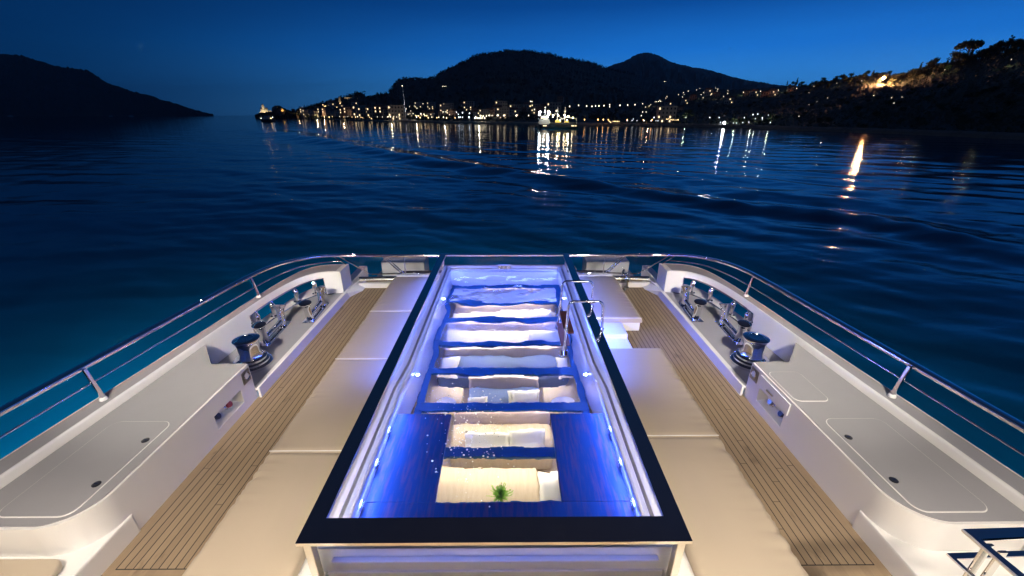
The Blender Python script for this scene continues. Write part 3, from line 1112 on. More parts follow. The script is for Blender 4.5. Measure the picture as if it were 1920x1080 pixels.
# jets, lamps, overflow nozzle block
for s in (-1, 1):
    for y in (3.25, 2.83, 2.40):
        MM = Matrix.Rotation(R(90) * -s, 3, 'Y')
        j = MB().lathe([(.052, 0), (.05, .012), (.036, .016)], (s * 1.129, y, .235), 20, MM).build('jet', 'jet metal', pool, smooth=40)
        for k in range(5):
            a = k * 1.2566
            MB().sphere((s * (1.129 - .017), y + .02 * math.cos(a), .235 + .02 * math.sin(a)), .007, 8, 6).build('nozzle', 'chrome', j)
    for y, z in ((4.30, .12), (6.55, .12)):
        wx = 1.085
        MM = Matrix.Rotation(R(90) * -s, 3, 'Y')
        l_ = MB().lathe([(.045, 0), (.045, .008), (.034, .012)], (s * wx, y, z), 20, MM).build('pool_lamp', 'chrome', pool, smooth=40)
        MB().lathe([(.030, .011), (.028, .016), (.01, .018)], (s * wx, y, z), 16, MM).build('lens', 'pool lamp', l_)
nb = MB().box(-.135, .135, 7.70, 7.757, .385, .47).build('nozzle_block', 'tub lip', pool, bevel=.008)
for q in (-.085, 0, .085):
    MB().lathe([(.026, 0), (.026, .012), (.014, .014)], (q, 7.699, .43), 16, Matrix.Rotation(R(90), 3, 'X')).build('nozzle', 'chrome', nb, smooth=40)

# water
wn_, wm = 90, 230
ax_, by_ = np.meshgrid(np.linspace(-1, 1, wn_), np.linspace(2.06, 7.80, wm), indexing='ij')
hw_ = np.interp(by_, [2.0, 3.8, 4.3, 8.0], [1.128, 1.128, 1.083, 1.083])
Xw = ax_ * hw_
Zw = np.zeros_like(Xw)
rng = np.random.RandomState(11)
for k in range(26):
    lam = .16 * (1.1 / .16) ** rng.rand()
    th = rng.rand() * 6.28
    Zw += lam * .0019 * np.sin((Xw * np.cos(th) + by_ * np.sin(th)) * 6.283 / lam + rng.rand() * 6.28) * (.45 + .9 * np.clip((by_ - 3.2) / 3.5, 0, 1))
Vw = np.stack([Xw, by_, ZW + Zw], -1).reshape(-1, 3)
i = np.arange(wn_ - 1)[:, None] * wm + np.arange(wm - 1)[None]
Qw = np.stack([i, i + wm, i + wm + 1, i + 1], -1).reshape(-1, 4)
me = bpy.data.meshes.new('pool_water')
me.from_pydata(Vw.tolist(), [], Qw.tolist())
me.polygons.foreach_set('use_smooth', [True] * len(me.polygons))
me.materials.append(M['pool water'])
o = bpy.data.objects.new('pool_water', me); col.objects.link(o); tag(o, kind='structure')
if me.polygons[0].normal.z < 0: me.flip_normals()

# drifting bubbles on the water
m = MB()
for k in range(260):
    u = random.gauss(885, 38); v = random.gauss(805, 55)
    p = at_z(u, v, ZW + .004)
    if abs(p.x) > 1.0: continue
    m.sphere((p.x, p.y, ZW + .002), random.choice((.003, .004, .005, .007, .010)), 8, 5, (1, 1, .6))
simple('foam', (.80, .85, .95), .2, coat=.5)
tag(m.build('bubbles', 'foam', smooth=60), kind='stuff')

# ladder over the right edge
ld = thing('pool_ladder', 'chrome pool ladder with two hoops over the right rim and teak treads', 'ladder', (1.13, 5.3, 0))
for yy in (-.36, .36):
    m = MB()
    tilt = .02
    path = [(-.27, yy, -.05), (-.24, yy, .60)] + [(-.235 + .08 * (1 - math.cos(R(a))), yy, .87 + .08 * math.sin(R(a))) for a in range(0, 91, 15)] + \
           [(.155 + .08 * math.sin(R(a)), yy, .87 + .08 * math.cos(R(a))) for a in range(0, 91, 15)] + [(.245, yy, .60), (.25, yy, .12)]
    m.tube(path, .0175, 12)
    m.build('hoop', 'chrome', ld, smooth=50)
    m = MB().lathe([(.03, .50), (.03, .54)], (-.247, yy, 0), 14); m.build('collar', 'chrome', ld, smooth=40)
    m = MB().lathe([(.03, .50), (.03, .54)], (.247, yy, 0), 14); m.build('collar', 'chrome', ld, smooth=40)
simple('teak dark', (.16, .05, .03), .5, var=.2, vscale=8)
MB().box(-.26, -.13, -.335, .335, .44, .47).build('tread', 'teak dark', ld, bevel=.008)
MB().box(-.30, -.17, -.335, .335, .12, .15).build('tread', 'teak dark', ld, bevel=.008)
MB().box(-.31, -.20, -.42, -.30, -.10, -.05).build('foot', 'chrome', ld, bevel=.008)
MB().box(-.31, -.20, .30, .42, -.10, -.05).build('foot', 'chrome', ld, bevel=.008)

# ---------------------------------------------------------------- saloon under the glass floor
m = MB()
m.box(-2.2, 2.2, 1.6, 10.5, -1.35, -1.25)
tag(m.build('saloon_floor', 'saloon floor'), kind='structure')
m = MB()
m.box(-1.9, -1.8, 1.6, 10.5, -1.25, -.56).box(1.8, 1.9, 1.6, 10.5, -1.25, -.56).box(-1.8, 1.8, 10.4, 10.5, -1.25, -.56)
tag(m.build('saloon_wall', 'cushion white'), kind='structure')


def pillow(name, x, y, z, w_, d_, h_, label, mat='cushion white', rx=0, rz=0, group=None):
    m = MB()
    n = 12
    rows_t, rows_b = [], []
    for j in range(n + 1):
        rt_, rb_ = [], []
        for i in range(n + 1):
            a, b = -1 + 2 * i / n, -1 + 2 * j / n
            f_ = (max(0, 1 - a ** 4) * max(0, 1 - b ** 4)) ** .55
            pin = 1 - .07 * (1 - abs(a)) * (abs(b) ** 3) - .0
            pin2 = 1 - .07 * (1 - abs(b)) * (abs(a) ** 3)
            wr = .06 * noise.noise(Vector((a * 2 + x * 9, b * 2 + y * 7, 1)))
            rt_.append((a * w_ / 2 * pin2, b * d_ / 2 * pin, h_ / 2 * (f_ + wr * f_)))
            rb_.append((a * w_ / 2 * pin2, b * d_ / 2 * pin, -h_ / 2 * f_))
        rows_t.append(rt_); rows_b.append(rb_)
    m.rings(rows_t, closed=False, caps=False); m.rings(rows_b, closed=False, caps=False)
    o = m.build(name, mat, smooth=60)
    o.location = (x, y, z); o.rotation_euler = (rx, 0, rz)
    return tag(o, label, 'cushion', group)


def sofa(y, mat_seat, label, x0=-.98, x1=.98):
    s = thing('sofa', label, 'sofa', ((x0 + x1) / 2, y, -1.25), 'sofas under the glass floor')
    hx = (x1 - x0) / 2
    MB().prism(rrect(-hx, hx, -.30, .22, .05), .002, .34).build('seat', mat_seat, s, bevel=.04, seg=3, smooth=50)
    MB().prism(rrect(-hx, hx, .222, .40, .05), .002, .60).build('backrest', 'sofa taupe', s, bevel=.05, seg=3, smooth=50)
    return s


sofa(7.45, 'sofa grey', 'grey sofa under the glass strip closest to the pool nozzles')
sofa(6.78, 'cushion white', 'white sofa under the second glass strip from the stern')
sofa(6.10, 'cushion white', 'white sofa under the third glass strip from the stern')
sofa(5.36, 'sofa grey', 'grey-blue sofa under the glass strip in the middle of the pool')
for k, (yy, xx) in enumerate([(7.40, .62), (6.72, .62), (6.04, .66)]):
    pillow('pillow', xx, yy, -.86, .50, .38, .15, 'white pillow, right end of the sofa under the %s glass strip from the stern' % ('first', 'second', 'third')[k], rx=R(18))
pillow('pillow', -.82, 5.22, -.85, .30, .46, .14, 'white pillow at the left end of the grey-blue sofa in mid pool', rx=R(10))
pillow('pillow', .92, 5.22, -.85, .22, .48, .14, 'narrow white pillow at the right end of the grey-blue sofa in mid pool', rx=R(10))
# low tables and cushions under the nearer panes
tb = thing('side_table', 'low wooden table with a pale dish under the fifth glass strip, left end', 'table', (-.78, 4.52, -1.25))
MB().prism(rrect(-.22, .22, -.26, .26, .03), .36, .40).build('table_top', 'saloon floor', tb, bevel=.006)
for q in ((-1, -1), (1, -1), (1, 1), (-1, 1)):
    MB().box(q[0] * .17 - .02, q[0] * .17 + .02, q[1] * .2 - .02, q[1] * .2 + .02, .002, .36).build('leg', 'teak dark', tb)
MB().lathe([(.05, .402), (.14, .43), (.15, .46), (.12, .44), (.03, .415)], (.02, -.14, 0), 20).build('dish', 'cushion white', tb, smooth=40)
tb2 = dup(tb, (.80, 4.52, -1.25), label='low wooden table under the fifth glass strip, right end')
sofa(4.62, 'sofa grey', 'short grey sofa with two white cushions under the fifth glass strip', -.50, .52)
pillow('pillow', -.34, 4.42, -.84, .30, .30, .13, 'small white cushion beside the bubbles on the short grey sofa', rx=R(8))
pillow('pillow', .30, 4.48, -.84, .44, .42, .18, 'large white square cushion on the short grey sofa', rx=R(12))
sofa(3.92, 'saloon floor', 'tan sofa carrying long white bolsters under the sixth glass strip', -.62, .62)
pillow('bolster', -.16, 3.74, -.82, .56, .36, .18, 'long white bolster, left one of the pair under the sixth glass strip', rx=R(6))
pillow('bolster', .30, 3.76, -.82, .46, .38, .20, 'long white bolster, right one of the pair under the sixth glass strip', rx=R(6))
tb3 = thing('coffee_table', 'broad blond wood table under the glass strip closest to the lens', 'table', (-.1, 3.12, -1.25))
MB().prism(rrect(-.58, .50, -.34, .30, .02), .35, .40).build('table_top', 'saloon floor', tb3, bevel=.006)
for q in ((-1, -1), (1, -1), (1, 1), (-1, 1)):
    MB().box(q[0] * .45 - .03, q[0] * .45 + .03, q[1] * .24 - .03, q[1] * .24 + .03, .002, .35).build('leg', 'teak dark', tb3)
pillow('pillow', .53, 3.10, -.82, .26, .52, .16, 'white pillow beside the green plant, under the near right glass', rx=R(4))
pt = thing('potted_plant', 'small bright green plant on the blond table under the pool glass', 'plant', (.0, 3.05, -.848))
MB().lathe([(.04, 0), (.055, .05), (.05, .05)], (0, 0, 0), 16).build('pot', 'cushion white', pt, smooth=40)
m = MB()
for k in range(150):
    a, e = random.random() * 6.28, random.uniform(.15, 1.3)
    L = random.uniform(.07, .13)
    dv = Vector((math.cos(a) * math.cos(e), math.sin(a) * math.cos(e), math.sin(e))) * L
    s_ = Vector((-math.sin(a), math.cos(a), 0)) * .008
    b_ = Vector((0, 0, .045)) + dv * .15
    m.face([b_ - s_, b_ + s_, b_ + dv + s_ * .4, b_ + dv - s_ * .4])
m.build('leaves', 'plant leaf', pt)

# saloon downlights under the beams, pool lamps, added glow lights under the rim and coping
for k in range(1, 8):
    y = (edges[2 * k] + edges[2 * k + 1]) / 2 if 2 * k + 1 < len(edges) else 7.68
    light('AREA', (0, y, -.565), 15, (1, .86, .66), (1.7, .10), (0, y - .25, -1.25))
light('AREA', (0, 2.45, -.565), 17, (1, .86, .66), (1.2, .3), (0, 2.9, -1.25))
PB = (.15, .225, 1.0)
for s in (-1, 1):
    # added lights without fixtures below the coping brighten the opposite wall and floor
    light('AREA', (s * 1.12, 3.0, .30), 34, PB, (1.7, .03), (-s * .5, 3.0, -.75))
    light('AREA', (s * 1.075, 6.0, .30), 44, PB, (3.3, .03), (-s * .5, 6.0, -.75))
    for y in (4.30, 6.55):
        light('POINT', (s * 1.055, y, .12), 6, PB, .012)
light('AREA', (0, 6.4, .345), 14, PB, (1.6, .03), (0, 7.76, -.1))  # added light floating in the water, brightens the stern wall of the tub
PG = (.07, .15, 1.0)
for s in (-1, 1):
    # added light under the rim, inside: imitates pool glow on ledge and lip
    light('AREA', (s * 1.19, 4.9, .61), 5, PB, (5.6, .02), (s * 1.25, 4.9, .40))
    # added light under the rim, outside: imitates blue pool glow on the sun pads
    light('AREA', (s * 1.325, 5.85, .57), 24, PG, (3.5, .03), (s * 1.56, 5.85, .25), spread=R(130))
light('AREA', (0, 7.80, .60), 7, PB, (2.1, .03), (0, 7.74, .30))  # added light under the stern rim, turns the back wall blue
light('AREA', (0, 1.885, .40), .8, PB, (2.3, .02), (0, 1.925, .2))  # added light behind the front glass, tints the front steps blue
light('AREA', (1.33, 5.38, .45), 20, PG, (.7, .05), (1.6, 5.38, .1))  # added blue light that imitates pool glow on the boarding step

# deck floods under the overhang behind the lens
WARM = (1, .87, .73)
for x in (-2.6, 0, 2.6):
    light('AREA', (x, -.3, 4.0), 106, WARM, (.35, .25), (x * 1.05, .75, 0), spread=R(118))
for s in (-1, 1):
    light('AREA', (s * 2.9, .2, 3.9), 48, (1, .90, .78), (.25, .2), (s * 3.6, 6.2, .4), spread=R(48))

#==LAND==
# ------------------------------------------------------------------ hills
class Hill:
    def __init__(self, name, ridge, shore, depth, nu, ns, mat, p=1.25, rough=6., lump=0., back=.8, seed=0.):
        """ridge: skyline points; shore: waterline points; depth: distance of the crest, by column"""
        self.ridge, self.shore, self.depth, self.p = ridge, shore, depth, p
        self.rough, self.lump, self.seed = rough, lump, seed
        u0, u1 = ridge[0][0], ridge[-1][0]
        m = MB()
        us = [u0 + (u1 - u0) * i / nu for i in range(nu + 1)]
        grid = []
        for u in us:
            c = [self.surf(u, -.03)]
            c += [self.surf(u, s / ns) for s in range(ns + 1)]
            a, b = c[-1], c[-2]
            for k in (.12, .3, .6, 1.):
                q = a + Vector((a.x - CX, a.y, 0)) * k * back * .5
                q.z = a.z - (a.z - SEA + 3) * k ** 1.3
                c.append(q)
            grid.append(c)
        nv = len(grid[0])
        m.v = [tuple(q) for c in grid for q in c]
        for i in range(nu):
            for j in range(nv - 1):
                m.f.append([i * nv + j, (i + 1) * nv + j, (i + 1) * nv + j + 1, i * nv + j + 1])
        m.mi = [0] * len(m.f)
        self.o = m.build(name, mat, smooth=0)
        tag(self.o, kind='structure')

    @staticmethod
    def ip(t, u):
        if u <= t[0][0]: return t[0][1]
        for a, b in zip(t, t[1:]):
            if u <= b[0]:
                return a[1] + (b[1] - a[1]) * (u - a[0]) / (b[0] - a[0])
        return t[-1][1]

    def surf(self, u, s):
        vs_ = self.ip(self.shore, u)
        A = at_z(u, vs_, SEA)
        d = ray(u, self.ip(self.ridge, u))
        B = CAM + d * (self.ip(self.depth, u) / d.y)
        B.z = max(B.z, SEA + .5)
        t = max(s, 0)
        P = A.lerp(B, s)
        P.z = SEA + (B.z - SEA) * t ** self.p - (1.5 if s < 0 else 0)
        if self.rough and s > 0:
            k = min(1, s * 6)
            w_ = 4 * t * (1 - t)
            P.z += k * w_ * self.rough * (noise.noise(Vector((P.x / 90, P.y / 90, self.seed))) + .5 * noise.noise(Vector((P.x / 30, P.y / 30, self.seed + 5))))
            if self.lump:
                P.z += k * self.lump * (noise.noise(Vector((P.x / (self.lump * 1.3), P.y / (self.lump * 2.5), 3))) + .6 * noise.noise(Vector((P.x / (self.lump * .6), P.y / self.lump, 9))))
        return P

    def at(self, u, v, lift=0.):
        """ground point whose spot LIFT metres up shows at (u, v)"""
        uu = u
        for _ in range(3):
            lo, hi = 0., 1.
            for _ in range(18):
                mid = (lo + hi) / 2
                P = self.surf(uu, mid); P.z += lift
                if proj(P)[1] > v: lo = mid
                else: hi = mid
            P = self.surf(uu, lo)
            uu += u - proj(P + Vector((0, 0, lift)))[0]
        return P


left_hill = Hill('headland', [(-1500, 217), (-1250, 150), (-950, 60), (-700, 20), (-500, 20), (-250, 70), (-100, 92), (0, 100), (45, 105), (100, 122), (150, 130), (165, 131), (200, 155), (225, 163), (250, 172), (280, 178), (300, 186), (325, 192), (350, 201), (375, 208), (400, 215.2)],
                 [(-1500, 222), (-500, 222), (0, 217.6), (400, 216.6)], [(-1500, 2600), (-500, 3000), (400, 3300)], 460, 26, 'foliage dark', 1.1, 25, 9, seed=1)
far_mountain = Hill('mountain', [(1040, 160), (1100, 140), (1138, 127), (1150, 121), (1170, 115), (1185, 107), (1195, 101), (1210, 98), (1222, 99.5), (1235, 104), (1260, 117), (1290, 124), (1330, 131), (1370, 143), (1400, 150), (1430, 155), (1465, 160), (1520, 168), (1600, 185)],
                    [(1040, 220), (1600, 220)], [(1040, 5600), (1600, 5600)], 260, 20, 'foliage dark', 1.0, 60, 11, seed=4)
town_hill = Hill('hillside', [(478, 215.5), (486, 212), (492, 211.5), (508, 211), (514, 205), (522, 200), (530, 200.5), (538, 207), (546, 209), (560, 206), (575, 203), (600, 197), (620, 192), (633, 187), (640, 185), (655, 181), (668, 176), (683, 175.5), (688, 184), (700, 183), (708, 177), (718, 178), (728, 175), (736, 166), (745, 152), (757, 147.5), (775, 148), (800, 149), (812, 146), (830, 135), (850, 124), (870, 117), (895, 103), (905, 101), (915, 101.5), (940, 98), (950, 95.5), (965, 97), (985, 96), (1000, 98), (1030, 102), (1050, 108), (1080, 113), (1110, 119), (1138, 128), (1200, 142), (1250, 152), (1300, 163), (1360, 178), (1430, 200)],
                 [(478, 220.5), (545, 221), (620, 224), (700, 227), (800, 229), (900, 231), (1000, 233), (1100, 234.3), (1200, 235.5), (1430, 238)],
                 [(478, 900), (545, 950), (640, 1050), (690, 1250), (740, 1650), (1000, 1900), (1430, 1900)], 640, 46, 'foliage dark', 1.35, 9, 4.2, seed=2)
near_hill = Hill('slope', [(1120, 225), (1160, 214), (1190, 204), (1215, 196), (1245, 189), (1280, 180), (1310, 169), (1340, 166), (1370, 168), (1400, 167), (1440, 164), (1465, 162), (1520, 160), (1545, 153), (1575, 149), (1610, 142), (1640, 141), (1660, 142), (1690, 142), (1720, 137), (1750, 125), (1780, 118), (1810, 111), (1830, 110), (1850, 104), (1870, 97), (1895, 93), (1920, 86), (1980, 74), (2100, 60), (2400, 20), (2800, 30), (3200, 110), (3600, 230)],
                 [(1120, 235), (1200, 235.6), (1300, 237.5), (1400, 240), (1450, 242.5), (1500, 245), (1600, 248), (1700, 252), (1800, 256.5), (1920, 262), (2100, 275), (2400, 300), (3600, 330)],
                 [(1120, 420), (1250, 560), (1340, 620), (1450, 560), (1600, 420), (1800, 330), (1920, 290), (2400, 260), (3600, 240)], 660, 40, 'foliage near', 1.15, 3.5, 1.6, seed=3)

# low rocky sea wall along the near shore
m = MB()
rr = []
for i in range(141):
    u = 1130 + (2100 - 1130) * i / 140
    P = at_z(u, Hill.ip(near_hill.shore, u), SEA)
    d_ = Vector((P.x - CX, P.y, 0)).normalized()
    j = lambda k: .5 * noise.noise(Vector((i * .9, k, 3)))
    rr.append([tuple(P - d_ * (1.2 + j(1)) + Vector((0, 0, -.5))), tuple(P - d_ * (.5 + j(2)) + Vector((0, 0, .9 + j(3)))), tuple(P + d_ * (1.2 + j(4)) + Vector((0, 0, 1.5 + j(5) * 1.4))), tuple(P + d_ * 4 + Vector((0, 0, 1.6)))])
m.rings(rr, closed=False, caps=False)
tag(m.build('shore', 'rock'), kind='structure')
m = MB()
rr = []
for i in range(161):
    u = 545 + (1150 - 545) * i / 160
    P = at_z(u, Hill.ip(town_hill.shore, u), SEA)
    d_ = Vector((P.x - CX, P.y, 0)).normalized()
    rr.append([tuple(P - d_ * 1.0 + Vector((0, 0, -.5))), tuple(P - d_ * .9 + Vector((0, 0, 1.2))), tuple(P + d_ * 9 + Vector((0, 0, 1.35)))])
m.rings(rr, closed=False, caps=False)
tag(m.build('quay', 'stone warm'), kind='structure')


# ------------------------------------------------------------------ trees
def leaf_clumps(m, lumps, per, size, rnd):
    for (c, r) in lumps:
        for _ in range(per):
            d = Vector((rnd.gauss(0, 1), rnd.gauss(0, 1), rnd.gauss(0, .8)))
            d = d.normalized() * r * (rnd.random() ** .45)
            p = Vector(c) + d
            a = Vector((rnd.gauss(0, 1), rnd.gauss(0, 1), rnd.gauss(0, 1))).normalized()
            b = a.orthogonal().normalized()
            s = size * rnd.uniform(.6, 1.3)
            m.face([p - a * s, p + b * s * .7, p + a * s, p - b * s * .7])


def make_tree(kind, seed):
    rnd = random.Random(seed)
    t = thing('tree', 'x', 'tree')
    m = MB(); k = MB()
    if kind == 'round':
        h = 7
        lumps = [((rnd.gauss(0, .9), rnd.gauss(0, .9), rnd.uniform(2.2, 5.0)), rnd.uniform(1.0, 1.7)) for _ in range(9)]
        k.tube([(0, 0, -.6), (.1, 0, 1.5), (.2, .1, 3.6)], .2, 6)
    elif kind == 'bushy':
        h = 5
        lumps = [((rnd.gauss(0, 1.3), rnd.gauss(0, 1.1), rnd.uniform(.8, 2.8)), rnd.uniform(1.0, 1.6)) for _ in range(9)]
        k.tube([(0, 0, -.6), (.1, 0, 1.0), (.2, .1, 2.4)], .16, 6)
    elif kind == 'conifer':
        lumps = [((rnd.gauss(0, .2), rnd.gauss(0, .2), 1.4 + i * .72), max(.25, 1.35 - i * .125)) for i in range(10)]
        k.tube([(0, 0, -.6), (0, 0, 4), (0, 0, 8.4)], .15, 6)
    else:
        h = 9
        lumps = []
        for i in range(30):
            a = rnd.random() * 6.28; q = rnd.random() ** .55 * 4.3
            lumps.append(((math.cos(a) * q, math.sin(a) * q, 4.5 + 1.9 * (1 - (q / 4.4) ** 2) + rnd.uniform(-.25, .3)), rnd.uniform(.7, 1.1)))
        k.tube([(0, 0, -.6), (.2, 0, 2), (.1, .1, 3.4), (0, 0, 5.4)], .26, 7)
        for a in (.3, 1.5, 2.7, 3.9, 5.2):
            k.tube([(.1, .05, 3.0), (1.1 * math.cos(a), 1.1 * math.sin(a), 4.1), (2.4 * math.cos(a), 2.4 * math.sin(a), 4.9)], .12, 5)
    leaf_clumps(m, lumps, 60 if kind != 'pine' else 70, .36, rnd)
    k.build('trunk', 'bark', t)
    m.build('crown', 'foliage near', t)
    return t


protos = {k: [make_tree(k, 10 + i * 7 + len(k)) for i in range(n)] for k, n in (('round', 3), ('bushy', 3), ('conifer', 2), ('pine', 1))}
used = set()


def plant(kind, P, s, label, group):
    pr_ = random.choice(protos[kind])
    if pr_.name not in used:
        used.add(pr_.name)
        KIDS[pr_.name] = [(c, []) for c in pr_.children]
        pr_.location = P; pr_.scale = (s, s, s); pr_.rotation_euler = (0, 0, random.random() * 6.28)
        pr_['label'] = label
        if group: pr_['group'] = group
        return pr_
    return dup(pr_, P, random.random() * 6.28, s * random.uniform(.94, 1.06), label, group)


TL = {'round': 'round dark tree on the skyline of the dark hillside right of the bay', 'bushy': 'low bushy tree among the dark crest trees right of the bay', 'conifer': 'slim pointed conifer rising from the dark hillside right of the bay'}
for i in range(118):
    u = 1470 + (1990 - 1470) * (i + random.random() * .9) / 118
    v = Hill.ip(near_hill.ridge, u) + random.uniform(-1, 10) * (1 if i % 3 else 2)
    P = near_hill.at(u, v)
    s = .62 + .35 * random.random() + (.2 if u > 1700 else 0)
    kd = random.choices(['round', 'bushy', 'conifer'], [5, 5, 1.3])[0]
    plant(kd, P, s, TL[kd], kd + ' trees on the near hillside')
for i in range(60):
    u = 1250 + 640 * (i + random.random()) / 60
    v0, v1 = Hill.ip(near_hill.ridge, u), Hill.ip(near_hill.shore, u)
    P = near_hill.at(u, v0 + (v1 - v0) * random.uniform(.2, .93))
    plant('bushy', P, .45 + .25 * random.random(), 'bushy tree standing on the slope between the lamps and the near shore', 'slope trees above the near shore')
P = near_hill.at(1810, 115)
pine = plant('pine', P, 1.75, 'lone umbrella pine with flat crown standing above the hill skyline', None)

# the wood that covers the slopes, too dense to count
rnd = random.Random(5)
m = MB()
for i in range(1500):
    u = rnd.uniform(1200, 2050)
    v0, v1 = Hill.ip(near_hill.ridge, u), Hill.ip(near_hill.shore, u)
    P = near_hill.at(u, v0 + (v1 - v0 - 3) * rnd.random() ** .8 + 1)
    leaf_clumps(m, [((P.x, P.y, P.z + .8), rnd.uniform(.9, 1.9))], 16, .42, rnd)
tag(m.build('forest', 'foliage near'), kind='stuff')
m = MB()
for i in range(1500):
    u = rnd.uniform(560, 1190)
    v0 = Hill.ip(town_hill.ridge, u)
    v = 226 - (226 - v0) * rnd.random() ** 1.8 if i % 3 else v0 + rnd.uniform(0, 3)
    P = town_hill.at(u, v)
    dd = P.y / 400
    leaf_clumps(m, [((P.x, P.y, P.z + 1.5 * dd ** .5), rnd.uniform(1.6, 3.2) * dd ** .6)], 12, .9 * dd ** .7, rnd)
tag(m.build('woodland', 'foliage dark'), kind='stuff')


# ------------------------------------------------------------------ houses
def house_proto(wd, dp, ht, wall, lit, roof='gable', cols=3, rows_=3, seed=0):
    rnd = random.Random(seed)
    t = thing('house', 'x', 'house')
    MB().box(-wd / 2, wd / 2, 0, dp, -2, ht).build('wall', wall, t)
    m = MB()
    if roof == 'gable':
        e = .35
        m.rings([[(-wd / 2 - e, -e, ht + .01), (wd / 2 + e, -e, ht + .01), (wd / 2 + e, dp + e, ht + .01), (-wd / 2 - e, dp + e, ht + .01)],
                 [(-wd / 2 + 1, dp * .42, ht + dp * .24), (wd / 2 - 1, dp * .42, ht + dp * .24), (wd / 2 - 1, dp * .58, ht + dp * .24), (-wd / 2 + 1, dp * .58, ht + dp * .24)]])
    else:
        m.box(-wd / 2 - .2, wd / 2 + .2, -.2, dp + .2, ht + .01, ht + .4)
    m.build('roof', 'roof tile' if roof == 'gable' else wall, t)
    for i in range(cols):
        for j in range(rows_):
            x = -wd / 2 + wd * (i + .5) / cols; z = ht * (j + .52) / rows_
            MB().box(x - .5, x + .5, -.06, -.005, z - .7, z + .7).build('window', 'window lit' if rnd.random() < lit else 'window dark', t)
    return t


HP = [house_proto(8, 9, 11, 'wall cream', .12, 'gable', 3, 4, 1), house_proto(7, 9, 13, 'wall rose', .12, 'gable', 3, 4, 2), house_proto(11, 10, 8, 'wall grey', .15, 'gable', 4, 2, 3),
      house_proto(14, 10, 12, 'wall cream', .18, 'flat', 5, 4, 4), house_proto(9, 8, 6, 'wall rose', .2, 'gable', 3, 2, 5)]
hu = set()


def put_house(k, u, v, label, group, sc=1., hill=None):
    hill = hill or town_hill
    P = hill.at(u, v)
    rz = -math.atan2(P.x, P.y) + random.uniform(-.25, .25)
    h = HP[k]
    if k not in hu:
        hu.add(k)
        KIDS[h.name] = [(c, []) for c in h.children]
        h.location = P; h.rotation_euler = (0, 0, rz); h.scale = (sc,) * 3; h['label'] = label
        if group: h['group'] = group
        return h
    return dup(h, P, rz, sc, label, group)


random.seed(21)
for i in range(24):
    u = 548 + (748 - 548) * (i + .5) / 24
    k = random.choice([0, 1, 0, 1, 3])
    put_house(k, u, Hill.ip(town_hill.shore, u) - 2.2, ['tall cream house in the packed waterfront row below the fortress', 'tall rose house in the packed waterfront row below the fortress', '', 'broad flat-roofed house in the packed waterfront row below the fortress'][k], 'waterfront row houses %d' % k, random.uniform(1.0, 1.35))
for i in range(15):
    u = random.uniform(600, 740); v = random.uniform(197, 215)
    v = max(v, Hill.ip(town_hill.ridge, u) + 9)
    put_house(2 if i % 2 else 4, u, v, ['grey house on the old town slope under the fortress', 'rose cottage on the old town slope under the fortress'][(i + 1) % 2], 'old town slope houses %d' % (i % 2), random.uniform(.9, 1.3))
for i in range(26):
    u = 765 + (1040 - 765) * (i + random.random()) / 26; v = random.uniform(205, 224)
    k = [2, 3, 4][i % 3]
    put_house(k, u, v, {2: 'grey house in the dim town between sailing yacht and work ship', 3: 'flat-roofed block in the dim town between sailing yacht and work ship', 4: 'rose cottage in the dim town between sailing yacht and work ship'}[k], 'harbour town houses %d' % k, random.uniform(.65, 1.05))
for u, v, k, lab in ((693, 213, 3, 'long orange-lit block above the waterfront left of the sailing yacht mast'), (835, 214, 3, 'apartment block with lit windows under the lone triple hill lights'), (940, 211, 3, 'square pale building alone above the harbour lamps'), (1050, 191, 4, 'pale house high above the work ship')):
    put_house(k, u, v, lab, None, .9)
for i in range(12):
    u = 1235 + 250 * (i + random.random()) / 12; v = Hill.ip(near_hill.ridge, u) + random.uniform(10, 28)
    put_house(4 if i % 2 else 2, u, v, ['grey villa on the lamp-lit hill road right of the work ship', 'rose villa on the lamp-lit hill road right of the work ship'][i % 2], 'hill road villas %d' % (i % 2), random.uniform(.55, .8), near_hill)
ht_ = put_house(3, 1248, 231, 'waterfront hotel with rows of lit windows right of the work ship', None, .85, near_hill)

# church, lit rock and fortress
def tower_thing(name, label, cat, P, rz, parts):
    t = thing(name, label, cat, P); t.rotation_euler = (0, 0, rz)
    for nm, mb, mt in parts: mb.build(nm, mt, t)
    return t


P = town_hill.at(497, 213)
ch = tower_thing('church', 'floodlit pale stone church on the tip of the headland', 'church', P, -math.atan2(P.x, P.y), [
    ('nave', MB().box(-7, 7, 0, 9, -4, 8).prism([(-7, 0), (7, 0), (7, 9), (-7, 9)], 8.01, 12, [(-6.9, 4.4), (6.9, 4.4), (6.9, 4.6), (-6.9, 4.6)]), 'stone warm'),
    ('tower', MB().box(-3.4, 1, 1, 5.4, 8.0, 17).prism([(-3.4, 1), (1, 1), (1, 5.4), (-3.4, 5.4)], 17.01, 20, [(-1.3, 3.1), (-1.1, 3.1), (-1.1, 3.3), (-1.3, 3.3)]), 'stone warm'),
    ('side_wall', MB().box(7.01, 13, 1, 7, -4, 6), 'stone warm'), ('sea_wall', MB().box(-10, -7.01, 0, 7, -5, 3), 'stone warm')])
P2 = town_hill.at(523, 203)
rk = MB()
rk.sphere((0, 0, 0), 10, 22, 12, (1.35, 1, 1.0))
rk.v = [(x * (1 + .18 * noise.noise(Vector((x, y, z)) * .25)), y, z * (1 + .25 * noise.noise(Vector((x * .3, y * .3, z * .3 + 7))))) for x, y, z in rk.v]
rk = rk.build('floodlit_rock', 'rock'); rk.location = P2 + Vector((0, -4, -5))
tag(rk, 'domed bare rock lit orange beside the church on the headland', 'rock')
P3 = town_hill.at(648, 187)
frz = -math.atan2(P3.x, P3.y)
m = MB().box(-15, 15, 0, 6, -8, 5)
